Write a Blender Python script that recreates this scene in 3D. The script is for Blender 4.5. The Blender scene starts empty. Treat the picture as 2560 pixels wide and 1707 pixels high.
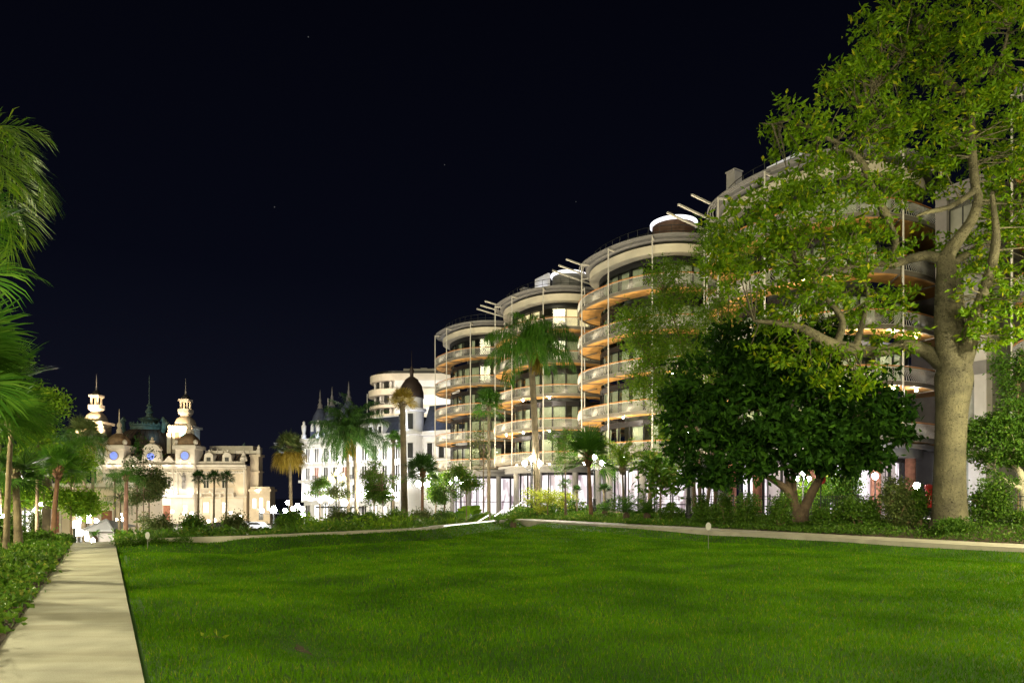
import bpy, math, random
import numpy as np
R = math.radians; PI = math.pi
C = bpy.context.scene.collection
sc = bpy.context.scene
# ---------------------------------------------------------------- camera, sky, sun, exposure
cam = bpy.data.cameras.new("camera"); camo = bpy.data.objects.new("camera", cam); C.objects.link(camo)
CAMZ = 1.7
camo.location = (0, 0, CAMZ); camo.rotation_euler = (R(90), 0, 0)
cam.sensor_width = 36; cam.lens = 24; cam.shift_y = (1241 - 853.5) / 2560
cam.clip_start = 0.1; cam.clip_end = 6000
sc.camera = camo
sc.view_settings.view_transform = 'Standard'; sc.view_settings.look = 'None'
sc.view_settings.exposure = 2.0; sc.view_settings.gamma = 1
sc.cycles.max_bounces = 6; sc.cycles.diffuse_bounces = 3; sc.cycles.glossy_bounces = 2
sc.cycles.transmission_bounces = 4; sc.cycles.transparent_max_bounces = 10
sc.cycles.use_denoising = True; sc.cycles.denoising_prefilter = 'NONE'; sc.cycles.sample_clamp_indirect = 4
sc.cycles.caustics_reflective = False; sc.cycles.caustics_refractive = False
W = bpy.data.worlds.new("World"); sc.world = W; W.use_nodes = True
nt = W.node_tree; bg = nt.nodes["Background"]
tc = nt.nodes.new("ShaderNodeTexCoord"); sx = nt.nodes.new("ShaderNodeSeparateXYZ")
rp = nt.nodes.new("ShaderNodeValToRGB")
rp.color_ramp.elements[0].position = 0.0; rp.color_ramp.elements[0].color = (.0016, .0018, .0037, 1)
rp.color_ramp.elements[1].position = 0.75; rp.color_ramp.elements[1].color = (.00016, .00019, .00058, 1)
e = rp.color_ramp.elements.new(.30); e.color = (.00052, .00064, .0016, 1)
nt.links.new(tc.outputs["Generated"], sx.inputs[0]); nt.links.new(sx.outputs[2], rp.inputs[0])
vo = nt.nodes.new("ShaderNodeTexVoronoi"); vo.inputs["Scale"].default_value = 46
nt.links.new(tc.outputs["Generated"], vo.inputs["Vector"])
lt = nt.nodes.new("ShaderNodeMath"); lt.operation = 'LESS_THAN'; lt.inputs[1].default_value = .034
nt.links.new(vo.outputs["Distance"], lt.inputs[0])
sv = nt.nodes.new("ShaderNodeSeparateColor"); nt.links.new(vo.outputs["Color"], sv.inputs[0])
gt = nt.nodes.new("ShaderNodeMath"); gt.operation = 'GREATER_THAN'; gt.inputs[1].default_value = .93
nt.links.new(sv.outputs[0], gt.inputs[0])
mm = nt.nodes.new("ShaderNodeMath"); mm.operation = 'MULTIPLY'
nt.links.new(lt.outputs[0], mm.inputs[0]); nt.links.new(gt.outputs[0], mm.inputs[1])
m2 = nt.nodes.new("ShaderNodeMath"); m2.operation = 'MULTIPLY'; m2.inputs[1].default_value = .018
nt.links.new(mm.outputs[0], m2.inputs[0])
ad = nt.nodes.new("ShaderNodeMix"); ad.data_type = 'RGBA'; ad.blend_type = 'ADD'; ad.inputs[0].default_value = 1
nt.links.new(rp.outputs[0], ad.inputs[6]); nt.links.new(m2.outputs[0], ad.inputs[7])
nt.links.new(ad.outputs[2], bg.inputs[0]); bg.inputs[1].default_value = 1.0

sl = bpy.data.lights.new("night_glow", 'SUN'); sl.energy = 0.42; sl.angle = R(14); sl.color = (1, .92, .60)
so = bpy.data.objects.new("night_glow", sl); C.objects.link(so)
_az = (-.34, -.94); _el = R(15)                     # town glow arriving from behind the camera
def aim(o, d):
    from mathutils import Vector
    o.rotation_euler = Vector(d).to_track_quat('-Z', 'Y').to_euler()
aim(so, (-_az[0] * math.cos(_el), -_az[1] * math.cos(_el), -math.sin(_el)))

def light(kind, loc, power, color=(1, 1, 1), size=.3, to=None, angle=None, blend=.5):
    l = bpy.data.lights.new("lamp_light", kind); l.energy = power; l.color = color
    if kind == 'AREA': l.size = size
    else: l.shadow_soft_size = size
    if kind == 'SPOT' and angle: l.spot_size = R(angle); l.spot_blend = blend
    o = bpy.data.objects.new("lamp_light", l); C.objects.link(o); o.location = loc
    if to is not None: aim(o, [to[i] - loc[i] for i in range(3)])
    return o

# ---------------------------------------------------------------- helpers
F = 1707.0
def at(px, py, d): return np.array([(px - 1280) / F * d, d, CAMZ + (1241 - py) / F * d])
U = np.array([-.512, .859]); V = np.array([.859, .512])          # along the path, across the lawn
def st2w(s, t): return s * U[0] + t * V[0], s * U[1] + t * V[1]
def w2st(x, y): return x * U[0] + y * U[1], x * V[0] + y * V[1]

class MB:
    def __init__(s): s.v = []; s.f = {}; s.n = 0
    def add(s, v, f):
        v = np.asarray(v, dtype=np.float64).reshape(-1, 3)
        for a in (f if isinstance(f, list) else [f]):
            a = np.asarray(a, dtype=np.int64)
            if a.ndim == 1: a = a[None]
            s.f.setdefault(a.shape[1], []).append(a + s.n)
        s.v.append(v); s.n += len(v); return s
    def box(s, x0, x1, y0, y1, z0, z1):
        v = [(x, y, z) for z in (z0, z1) for y in (y0, y1) for x in (x0, x1)]
        return s.add(v, [[0, 2, 3, 1], [4, 5, 7, 6], [0, 1, 5, 4], [2, 6, 7, 3], [0, 4, 6, 2], [1, 3, 7, 5]])
    def beam(s, p, q, w, h=None):
        p = np.array(p, float); q = np.array(q, float); h = h or w
        d = q - p; d /= np.linalg.norm(d)
        up = np.array([0, 0, 1.]) if abs(d[2]) < .95 else np.array([1., 0, 0])
        a = np.cross(d, up); a /= np.linalg.norm(a); b = np.cross(a, d)
        v = [c + i * a * w / 2 + j * b * h / 2 for c in (p, q) for i, j in ((-1, -1), (1, -1), (1, 1), (-1, 1))]
        return s.add(v, [[0, 1, 2, 3], [4, 7, 6, 5], [0, 4, 5, 1], [1, 5, 6, 2], [2, 6, 7, 3], [3, 7, 4, 0]])
    def tube(s, pts, rad, n=8, cap=True):
        P = np.array(pts, float); m = len(P); rad = np.broadcast_to(np.asarray(rad, float), (m,))
        T = np.gradient(P, axis=0); T /= np.linalg.norm(T, axis=1)[:, None] + 1e-12
        A = np.zeros((m, 3)); ref = np.array([0, 0, 1.]) if abs(T[0, 2]) < .9 else np.array([1., 0, 0])
        for i in range(m):
            a = ref - T[i] * np.dot(ref, T[i]); a /= np.linalg.norm(a) + 1e-12; A[i] = a; ref = a
        B = np.cross(T, A); th = np.linspace(0, 2 * PI, n, endpoint=False)
        v = P[:, None] + rad[:, None, None] * (A[:, None] * np.cos(th)[None, :, None] + B[:, None] * np.sin(th)[None, :, None])
        i = np.arange(m - 1)[:, None] * n; j = np.arange(n)[None]; k = (j + 1) % n
        q = np.stack([i + j, i + k, i + n + k, i + n + j], -1).reshape(-1, 4)
        f = [q]
        if cap: f += [np.arange(n)[::-1], np.arange(n) + (m - 1) * n]
        return s.add(v.reshape(-1, 3), f)
    def lathe(s, prof, c=(0, 0, 0), n=16, sq=None):
        pr = np.array(prof, float); th = np.linspace(0, 2 * PI, n, endpoint=False) + PI / n
        ca, sa = np.cos(th), np.sin(th)
        if sq:
            ca = np.sign(ca) * abs(ca) ** (2 / sq); sa = np.sign(sa) * abs(sa) ** (2 / sq)
        v = np.stack([pr[:, :1] * ca + c[0], pr[:, :1] * sa + c[1], np.repeat(pr[:, 1:2], n, 1) + c[2]], -1)
        m = len(pr); i = np.arange(m - 1)[:, None] * n; j = np.arange(n)[None]; k = (j + 1) % n
        q = np.stack([i + j, i + k, i + n + k, i + n + j], -1).reshape(-1, 4)
        f = [q]
        if pr[0, 0] > 1e-6: f.append(np.arange(n)[::-1])
        if pr[-1, 0] > 1e-6: f.append(np.arange(n) + (m - 1) * n)
        return s.add(v.reshape(-1, 3), f)
    def prism(s, out, z0, z1):
        o = np.array(out, float); n = len(o)
        v = np.concatenate([np.c_[o, np.full(n, z0)], np.c_[o, np.full(n, z1)]])
        j = np.arange(n); k = (j + 1) % n
        return s.add(v, [np.stack([j, k, n + k, n + j], -1), j[::-1], j + n])
    def ring(s, o, i, z0, z1):
        o = np.array(o, float); i = np.array(i, float); n = len(o)
        v = np.concatenate([np.c_[o, np.full(n, z0)], np.c_[o, np.full(n, z1)], np.c_[i, np.full(n, z1)], np.c_[i, np.full(n, z0)]])
        j = np.arange(n); k = (j + 1) % n; f = []
        for a in range(4):
            b = (a + 1) % 4; f.append(np.stack([a * n + j, a * n + k, b * n + k, b * n + j], -1))
        return s.add(v, f)
    def slab_y(s, prof, y0, y1):                  # outline in x,z given thickness along y
        o = np.array(prof, float); n = len(o)
        v = np.concatenate([np.c_[o[:, 0], np.full(n, y0), o[:, 1]], np.c_[o[:, 0], np.full(n, y1), o[:, 1]]])
        j = np.arange(n); k = (j + 1) % n
        return s.add(v, [np.stack([j, k, n + k, n + j], -1), j[::-1], j + n])
    def mesh(s, name, m, smooth=False):
        me = bpy.data.meshes.new(name)
        V_ = np.concatenate(s.v).astype(np.float32); me.vertices.add(len(V_)); me.vertices.foreach_set("co", V_.ravel())
        idx = []; tot = []
        for k, fs in s.f.items():
            a = np.concatenate(fs); idx.append(a.ravel()); tot.append(np.full(len(a), k))
        idx = np.concatenate(idx).astype(np.int32); tot = np.concatenate(tot).astype(np.int32)
        me.loops.add(len(idx)); me.loops.foreach_set("vertex_index", idx)
        me.polygons.add(len(tot)); st = np.r_[0, np.cumsum(tot)[:-1]].astype(np.int32)
        me.polygons.foreach_set("loop_start", st)
        try: me.polygons.foreach_set("loop_total", tot)
        except Exception: pass
        me.polygons.foreach_set("use_smooth", np.full(len(tot), bool(smooth)))
        me.update(calc_edges=True); me.validate(); me.materials.append(m)
        return me

def link(name, me, parent=None, loc=(0, 0, 0), rotz=0.):
    o = bpy.data.objects.new(name, me); C.objects.link(o); o.location = loc; o.rotation_euler = (0, 0, rotz)
    if parent: o.parent = parent
    return o
def part(name, mb, m, parent, smooth=False, loc=(0, 0, 0), label=None):
    o = link(name, mb.mesh(name, m, smooth), parent, loc)
    if label: o['label'] = label
    return o
def tag(o, label, cat, group=None):
    o['label'] = label; o['category'] = cat
    if group: o['group'] = group
    return o
def thing(name, label, cat, loc=(0, 0, 0), rotz=0., group=None):
    return tag(link(name, None, None, loc, rotz), label, cat, group)
def struct(name, mb, m, smooth=False, kind='structure'):
    o = part(name, mb, m, None, smooth); o['kind'] = kind; return o
def copy_tree(o, parent=None):
    c = o.copy(); C.objects.link(c); c.parent = parent
    for ch in o.children: copy_tree(ch, c)
    return c

# ---------------------------------------------------------------- materials
def mat(name, col, rough=.8, var=.25, scale=4., bump=0., col2=None, metal=0., spec=.3, bscale=None):
    m = bpy.data.materials.new(name); m.use_nodes = True; n = m.node_tree.nodes; l = m.node_tree.links
    b = n["Principled BSDF"]; b.inputs["Roughness"].default_value = rough; b.inputs["Metallic"].default_value = metal
    b.inputs["Specular IOR Level"].default_value = spec
    t = n.new("ShaderNodeTexCoord"); z = n.new("ShaderNodeTexNoise"); z.inputs["Scale"].default_value = scale
    z.inputs["Detail"].default_value = 6; l.new(t.outputs["Object"], z.inputs["Vector"])
    r = n.new("ShaderNodeValToRGB"); c2 = col2 or tuple(c * (1 - var) for c in col)
    r.color_ramp.elements[0].color = (*c2, 1); r.color_ramp.elements[0].position = .35
    r.color_ramp.elements[1].color = (*[min(1, c * (1 + (0 if col2 else var * .5))) for c in col], 1); r.color_ramp.elements[1].position = .65
    l.new(z.outputs[0], r.inputs[0]); l.new(r.outputs[0], b.inputs["Base Color"])
    if bump:
        z2 = n.new("ShaderNodeTexNoise"); z2.inputs["Scale"].default_value = bscale or scale * 6; z2.inputs["Detail"].default_value = 8
        l.new(t.outputs["Object"], z2.inputs["Vector"]); bp = n.new("ShaderNodeBump"); bp.inputs["Strength"].default_value = bump
        bp.inputs["Distance"].default_value = .05
        l.new(z2.outputs[0], bp.inputs["Height"]); l.new(bp.outputs[0], b.inputs["Normal"])
    return m
def emis(name, col, s):
    m = bpy.data.materials.new(name); m.use_nodes = True; b = m.node_tree.nodes["Principled BSDF"]
    b.inputs["Base Color"].default_value = (.8, .8, .8, 1); b.inputs["Emission Color"].default_value = (*col, 1)
    b.inputs["Emission Strength"].default_value = s; return m
def leafmat(name, ca, cb, cc=None, trans=.35, rough=.5, spec=.14):
    """leaf: colour varies leaf by leaf; light passes through it"""
    m = bpy.data.materials.new(name); m.use_nodes = True; n = m.node_tree.nodes; l = m.node_tree.links
    b = n["Principled BSDF"]; out = n["Material Output"]
    g = n.new("ShaderNodeNewGeometry"); r = n.new("ShaderNodeValToRGB")
    r.color_ramp.elements[0].color = (*ca, 1); r.color_ramp.elements[1].color = (*cb, 1); r.color_ramp.elements[1].position = .9
    if cc: e = r.color_ramp.elements.new(.97); e.color = (*cc, 1)
    l.new(g.outputs["Random Per Island"], r.inputs[0])
    l.new(r.outputs[0], b.inputs["Base Color"]); b.inputs["Roughness"].default_value = rough
    b.inputs["Specular IOR Level"].default_value = spec
    t = n.new("ShaderNodeBsdfTranslucent"); mx = n.new("ShaderNodeMixShader"); mx.inputs[0].default_value = trans
    hs = n.new("ShaderNodeHueSaturation"); hs.inputs["Hue"].default_value = .485; hs.inputs["Value"].default_value = 1.5
    l.new(r.outputs[0], hs.inputs["Color"]); l.new(hs.outputs[0], t.inputs[0])
    l.new(b.outputs[0], mx.inputs[1]); l.new(t.outputs[0], mx.inputs[2]); l.new(mx.outputs[0], out.inputs[0])
    return m
def patches(m, sc_, lo):
    """broad lighter and darker, drier patches in a leafy material"""
    n = m.node_tree.nodes; l = m.node_tree.links; r = [x for x in n if x.type == 'VALTORGB'][0]
    t = n.new("ShaderNodeTexCoord"); z = n.new("ShaderNodeTexNoise"); z.inputs["Scale"].default_value = sc_; z.inputs["Detail"].default_value = 5
    l.new(t.outputs["Object"], z.inputs[0]); q = n.new("ShaderNodeValToRGB"); q.color_ramp.elements[0].position = .36; q.color_ramp.elements[0].color = (*lo, 1)
    q.color_ramp.elements[1].position = .62; q.color_ramp.elements[1].color = (1.3, 1.12, 1, 1); l.new(z.outputs[0], q.inputs[0])
    tg = [k.to_socket for k in r.outputs[0].links]; x = n.new("ShaderNodeMix"); x.data_type = 'RGBA'; x.blend_type = 'MULTIPLY'; x.inputs[0].default_value = 1
    l.new(r.outputs[0], x.inputs[6]); l.new(q.outputs[0], x.inputs[7])
    for s in tg: l.new(x.outputs[2], s)
def glassmat(name, tint, refl=.25, rough=.03):
    m = bpy.data.materials.new(name); m.use_nodes = True; n = m.node_tree.nodes; l = m.node_tree.links
    out = n["Material Output"]; n.remove(n["Principled BSDF"])
    t = n.new("ShaderNodeBsdfTransparent"); t.inputs[0].default_value = (*tint, 1)
    g = n.new("ShaderNodeBsdfGlossy"); g.inputs["Roughness"].default_value = 0.0; g.inputs[0].default_value = (.4, .4, .4, 1)
    lw = n.new("ShaderNodeLayerWeight"); lw.inputs[0].default_value = .5; pw = n.new("ShaderNodeMath"); pw.operation = 'POWER'; pw.inputs[1].default_value = 4
    l.new(lw.outputs["Facing"], pw.inputs[0]); f = n.new("ShaderNodeMath"); f.operation = 'MULTIPLY_ADD'; f.inputs[1].default_value = .8; f.inputs[2].default_value = .05; l.new(pw.outputs[0], f.inputs[0])
    mx = n.new("ShaderNodeMixShader"); l.new(f.outputs[0], mx.inputs[0]); l.new(t.outputs[0], mx.inputs[1]); l.new(g.outputs[0], mx.inputs[2])
    l.new(mx.outputs[0], out.inputs[0]); return m

M = {}
M['concrete_path'] = mat('path concrete', (.48, .468, .37), .75, .22, 1.3, .15, bscale=60)
M['kerb'] = mat('pale kerb stone', (.36, .335, .27), .8, .2, 1.5, .1)
M['soil'] = mat('bed soil', (.055, .038, .024), .95, .5, 5, .8)
M['lawn'] = mat('lawn turf', (.030, .090, .004), .9, .0, .55, .6, col2=(.018, .055, .003), bscale=40)
M['ground'] = mat('plaza paving', (.16, .145, .125), .8, .3, .3)
M['sea'] = mat('sea water', (.004, .006, .012), .25, .2, .1, .2)
M['cream'] = mat('cream cladding', (.52, .47, .36), .55, .10, .8)
M['steel'] = mat('slab edge metal', (.13, .115, .09), .55, .15, 2)
M['darkmetal'] = mat('dark window metal', (.018, .018, .018), .45, .1, 2)
M['white'] = mat('white painted steel', (.50, .475, .42), .5, .08, 2)
M['rail'] = mat('off white railing', (.46, .445, .41), .5, .08, 2)
M['wood'] = mat('timber soffit', (.47, .245, .07), .6, .3, 1.2)
M['handrail'] = mat('timber handrail', (.36, .16, .05), .5, .2, 2)
M['core'] = mat('interior', (.16, .16, .135), .9, .3, .6)
M['concrete'] = mat('grey concrete', (.30, .28, .26), .8, .12, .7)
M['glass'] = glassmat('window glass', (.90, .93, .89))
M['curtain'] = mat('sheer curtain', (.60, .62, .51), .9, .1, 3)
M['curtain_warm'] = emis('lit curtain', (1, .72, .36), .24)
M['louvre'] = mat('grey louvre', (.17, .165, .16), .5, .1, 2)
M['shoplit'] = emis('lit shop interior', (1, .91, .95), .34)
M['shopdim'] = emis('dim shop interior', (1, .80, .78), .10)
def shopfit(m):
    # goods, shelves and bright wall panels inside the lit shops
    n = m.node_tree.nodes; l = m.node_tree.links; b = n["Principled BSDF"]; b.inputs["Base Color"].default_value = (.3, .28, .28, 1)
    t = n.new("ShaderNodeTexCoord"); mp = n.new("ShaderNodeMapping"); mp.inputs["Scale"].default_value = (2.2, 1, .55); l.new(t.outputs["Object"], mp.inputs[0])
    oi = n.new("ShaderNodeObjectInfo"); ad = n.new("ShaderNodeVectorMath"); l.new(mp.outputs[0], ad.inputs[0]); l.new(oi.outputs["Location"], ad.inputs[1])
    v = n.new("ShaderNodeTexVoronoi"); v.distance = 'CHEBYCHEV'; v.inputs["Scale"].default_value = 1.1; l.new(ad.outputs[0], v.inputs[0])
    s = n.new("ShaderNodeSeparateColor"); l.new(v.outputs["Color"], s.inputs[0]); r = n.new("ShaderNodeValToRGB"); c = b.inputs["Emission Color"].default_value[:]
    r.color_ramp.elements[0].position = .1; r.color_ramp.elements[0].color = (.30 * c[0], .24 * c[1], .27 * c[2], 1); r.color_ramp.elements[1].position = .55; r.color_ramp.elements[1].color = c
    l.new(s.outputs[0], r.inputs[0]); l.new(r.outputs[0], b.inputs["Emission Color"])
shopfit(M['shoplit']); shopfit(M['shopdim'])
M['rim'] = emis('lit roof rim', (.93, .93, 1), .5)
M['brickred'] = mat('red brick', (.28, .12, .075), .85, .3, 3)
M['pavilion'] = mat('reddish timber cladding', (.11, .06, .04), .7, .25, 2)
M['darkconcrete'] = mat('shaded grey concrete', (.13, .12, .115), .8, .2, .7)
M['bark'] = mat('grey brown bark', (.15, .105, .062), .9, .35, 3, .8, bscale=14)
M['darkbark'] = mat('dark bark', (.10, .07, .045), .9, .35, 3, .8, bscale=14)
M['palmbark'] = mat('ringed palm trunk', (.125, .098, .058), .9, .35, 2.5, .9, bscale=9)
M['redbark'] = mat('reddish fibrous palm trunk', (.16, .085, .05), .9, .4, 3, .9, bscale=9)
M['iron'] = mat('dark iron', (.022, .024, .024), .5, .2, 3)
M['stone'] = mat('pale facade stone', (.62, .56, .46), .8, .12, .5)
M['stone2'] = mat('warm facade stone', (.60, .50, .36), .8, .12, .5)
M['whitestone'] = mat('white facade stone', (.72, .70, .68), .8, .1, .5)
M['slate'] = mat('dark slate roof', (.035, .032, .034), .6, .4, 1.5)
M['blueslate'] = mat('blue grey slate', (.055, .065, .105), .5, .25, 1.5)
M['copper'] = mat('verdigris copper', (.055, .095, .09), .6, .4, 1.5)
M['browndome'] = mat('patterned brown dome', (.22, .14, .075), .6, .5, .9)
M['domedark'] = mat('ribbed dark dome', (.040, .027, .022), .6, .3, .6)
M['windark'] = mat('dark window pane', (.035, .035, .032), .2, .2, 1, spec=.5)
M['winlit'] = emis('lit window pane', (1, .93, .80), .6)
M['doorlit'] = emis('warm doorway light', (1, .52, .17), .30)
M['bluelit'] = emis('blue clock glow', (.16, .26, 1), .20)
M['bluelit'].node_tree.nodes['Principled BSDF'].inputs['Base Color'].default_value = (.12, .17, .55, 1); M['canvas'] = mat('white tent canvas', (.24, .24, .23), .8, .1, 1)
M['signback'] = mat('sign back', (.30, .30, .28), .6, .1, 3)
M['signred'] = mat('red sign', (.45, .015, .012), .5, .1, 3)
M['carpaint'] = mat('dark car paint', (.02, .02, .024), .25, .1, 2, spec=.6)
M['carwhite'] = mat('white car paint', (.6, .6, .62), .25, .05, 2, spec=.6)
M['rubber'] = mat('tyre rubber', (.015, .015, .015), .9, .1, 2)
M['lamp'] = emis('lamp globe', (1, .93, .78), 150)
M['lampcool'] = emis('cool lamp globe', (.96, .97, 1), 110)
M['lampyellow'] = emis('yellow lantern', (1, .80, .25), 1.0)
M['led'] = emis('led strip', (1, .90, .80), 1.1)
M['spot'] = emis('balcony spotlight', (1, .90, .78), 200)
M['bigglobe'] = emis('garden lamp globe', (1, .90, .54), 640)
M['ceibaleaf'] = leafmat('silk floss leaves', (.046, .112, .002), (.120, .212, .004), (.28, .30, .010), .42)
M['darkleaf'] = leafmat('dark broad leaves', (.008, .030, .003), (.019, .055, .004), (.035, .09, .006), .22, .6, .06)
M['brightleaf'] = leafmat('bright feathery leaves', (.055, .135, .007), (.12, .22, .010), (.20, .28, .02), .42)
M['limeleaf'] = leafmat('lime leaves', (.14, .20, .012), (.26, .30, .03), (.32, .34, .04), .4)
M['midleaf'] = leafmat('green leaves', (.028, .075, .008), (.065, .14, .013), (.12, .19, .02), .35)
M['hedgeleaf'] = leafmat('hedge leaves', (.026, .068, .006), (.062, .125, .012), (.10, .155, .02), .25, .35)
M['olive'] = leafmat('olive leaves', (.045, .075, .018), (.09, .115, .03), (.15, .15, .05), .3)
M['palmleaf'] = leafmat('palm fronds', (.025, .085, .008), (.055, .14, .012), (.09, .18, .02), .3, .4)
M['palmdark'] = leafmat('dark palm fronds', (.014, .045, .008), (.034, .080, .012), (.05, .10, .02), .25, .4)
M['palmyellow'] = leafmat('yellowing palm fronds', (.17, .13, .015), (.26, .19, .03), (.30, .24, .05), .35)
M['grass'] = leafmat('grass blades', (.034, .116, .0015), (.066, .190, .002), (.16, .20, .02), .3, .6, .04)
patches(M['grass'], .55, (.66, .68, .7)); M['cover'] = leafmat('ground cover leaves', (.035, .100, .008), (.085, .165, .015), (.20, .22, .04), .3, .35)

def bark_ceiba():
    m = M['ceibabark'] = mat('thorny grey bark', (.115, .103, .060), .85, .0, 1.4, 0, col2=(.055, .049, .031))
    n = m.node_tree.nodes; l = m.node_tree.links; b = n["Principled BSDF"]; src = b.inputs["Base Color"].links[0].from_socket
    t = n.new("ShaderNodeTexCoord"); v = n.new("ShaderNodeTexVoronoi"); v.inputs["Scale"].default_value = 20
    l.new(t.outputs["Object"], v.inputs["Vector"]); r = n.new("ShaderNodeValToRGB")
    r.color_ramp.elements[0].position = .14; r.color_ramp.elements[0].color = (.22, .20, .15, 1)
    r.color_ramp.elements[1].position = .30; r.color_ramp.elements[1].color = (1, 1, 1, 1)
    l.new(v.outputs["Distance"], r.inputs[0]); x = n.new("ShaderNodeMix"); x.data_type = 'RGBA'; x.blend_type = 'MULTIPLY'
    x.inputs[0].default_value = 1; l.new(src, x.inputs[6]); l.new(r.outputs[0], x.inputs[7]); l.new(x.outputs[2], b.inputs["Base Color"])
    z = n.new("ShaderNodeTexNoise"); z.inputs["Scale"].default_value = 7; z.inputs["Detail"].default_value = 8; l.new(t.outputs["Object"], z.inputs["Vector"])
    mt = n.new("ShaderNodeMath"); mt.operation = 'SUBTRACT'; l.new(z.outputs[0], mt.inputs[0]); l.new(r.outputs[0], mt.inputs[1])
    bp = n.new("ShaderNodeBump"); bp.inputs["Strength"].default_value = .9; bp.inputs["Distance"].default_value = .05
    l.new(mt.outputs[0], bp.inputs["Height"]); l.new(bp.outputs[0], b.inputs["Normal"])
bark_ceiba()

# ---------------------------------------------------------------- terrain
def sm(x): x = np.clip(x, 0, 1); return x * x * (3 - 2 * x)
def bump(x, y):
    return .5 * np.sin(.9 * x + .4 * y + 1) * np.sin(.5 * x - .8 * y) + .3 * np.sin(1.9 * x - .7 * y + 2) + .2 * np.sin(.8 * x + 2.3 * y)
WT = [.3, 5, 12.8, 18.6, 24.5]; WS = [26.8, 27.4, 30.4, 35.8, 40.6]
def s_wall(t): return np.interp(t, WT, WS)
def gz(x, y):
    """height of the town ground"""
    s, t = w2st(np.asarray(x, float), np.asarray(y, float))
    z = -5.05 * np.clip((s - 31) / 135, 0, 1) ** .85
    far = np.maximum(s - s_wall(np.clip(t, .3, 24.5)), 0)
    z = z - .35 * sm(far / 3)
    bed = .12 + .09 * np.clip(t - 25.6, 0, 6) - .35 * sm((t - 31.5) / 3)
    wr = sm((t - 25.4) / .3) * (1 - sm((s - 39) / 8))
    z = z * (1 - wr) + bed * wr
    lb = sm((-1.0 - t) / .6) * (1 - sm((s - 28) / 8))
    z = z * (1 - lb) + (.02 + .03 * np.clip(-1 - t, 0, 6)) * lb
    inside = (t > -1.0) & (t < 25.4) & (s < s_wall(np.clip(t, .3, 24.5)))
    return np.where(inside, -.45, z)
def lawn_z(s, t):
    x, y = st2w(s, t)
    dw = s_wall(t) - s
    z = -.10 + .045 * bump(x, y) + .06 * bump(x * .35 + 3, y * .35)
    z = z + .12 * np.exp(-((dw - 5.4 - .6 * np.sin(t * .7)) / 1.5) ** 2) - .24 * np.exp(-((dw - 2.3) / 1.0) ** 2) + .18 * np.exp(-(dw / .8) ** 2)
    z = z + .12 * np.exp(-((t - 1.0) / 1.0) ** 2) * (.4 + .6 * np.sin(s * .55 + 1) ** 2) - .10 * np.exp(-((t - 3.6 - .5 * np.sin(s * .6)) / .9) ** 2)
    e = 24.0 - t
    z = z - .14 * np.exp(-((e - 2.0) / 1.0) ** 2) + .15 * np.exp(-(e / .9) ** 2)
    z = z - .10 * np.exp(-(((s - 20) / 7) ** 2 + ((t - 13) / 8) ** 2))
    return np.where(t < .5, np.minimum(z, -.03), z)
def grid(S, T, zf, mode):
    SS, TT = np.meshgrid(S, T, indexing='ij')
    if mode == 'st': X, Y = st2w(SS, TT); Z = zf(SS, TT)
    else: X, Y = SS, TT; Z = zf(SS, TT)
    n, m = SS.shape; i = np.arange(n - 1)[:, None] * m; j = np.arange(m - 1)[None]
    q = np.stack([i + j, i + m + j, i + m + j + 1, i + j + 1], -1).reshape(-1, 4)
    return np.stack([X, Y, Z], -1).reshape(-1, 3), q
v, q = grid(np.r_[np.linspace(-120, -22, 20), np.linspace(-20, 60, 120), np.linspace(64, 200, 40)], np.r_[np.linspace(-150, -12, 18), np.linspace(-10, 45, 100), np.linspace(48, 160, 18)], lambda s, t: gz(*st2w(s, t)), 'st')
struct('ground', MB().add(v, q), M['ground'], True)
struct('sea', MB().add([(-3000, 100, -14), (3000, 100, -14), (3000, 4500, -14), (-3000, 4500, -14)], [[0, 1, 2, 3]]), M['sea'])
# beds of soil laid just over the ground
v, q = grid(np.linspace(-16, 30, 70), np.linspace(-14, -1.02, 30), lambda s, t: gz(*st2w(s, t)) + .03 + .03 * bump(s * 2, t * 2), 'st')
struct('soil_bed', MB().add(v, q), M['soil'], True)
v, q = grid(np.linspace(-4, 46, 80), np.linspace(25.62, 32, 16), lambda s, t: gz(*st2w(s, t)) + .03 + .04 * bump(s * 2, t * 2), 'st')
struct('soil_bed', MB().add(v, q), M['soil'], True)
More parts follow.
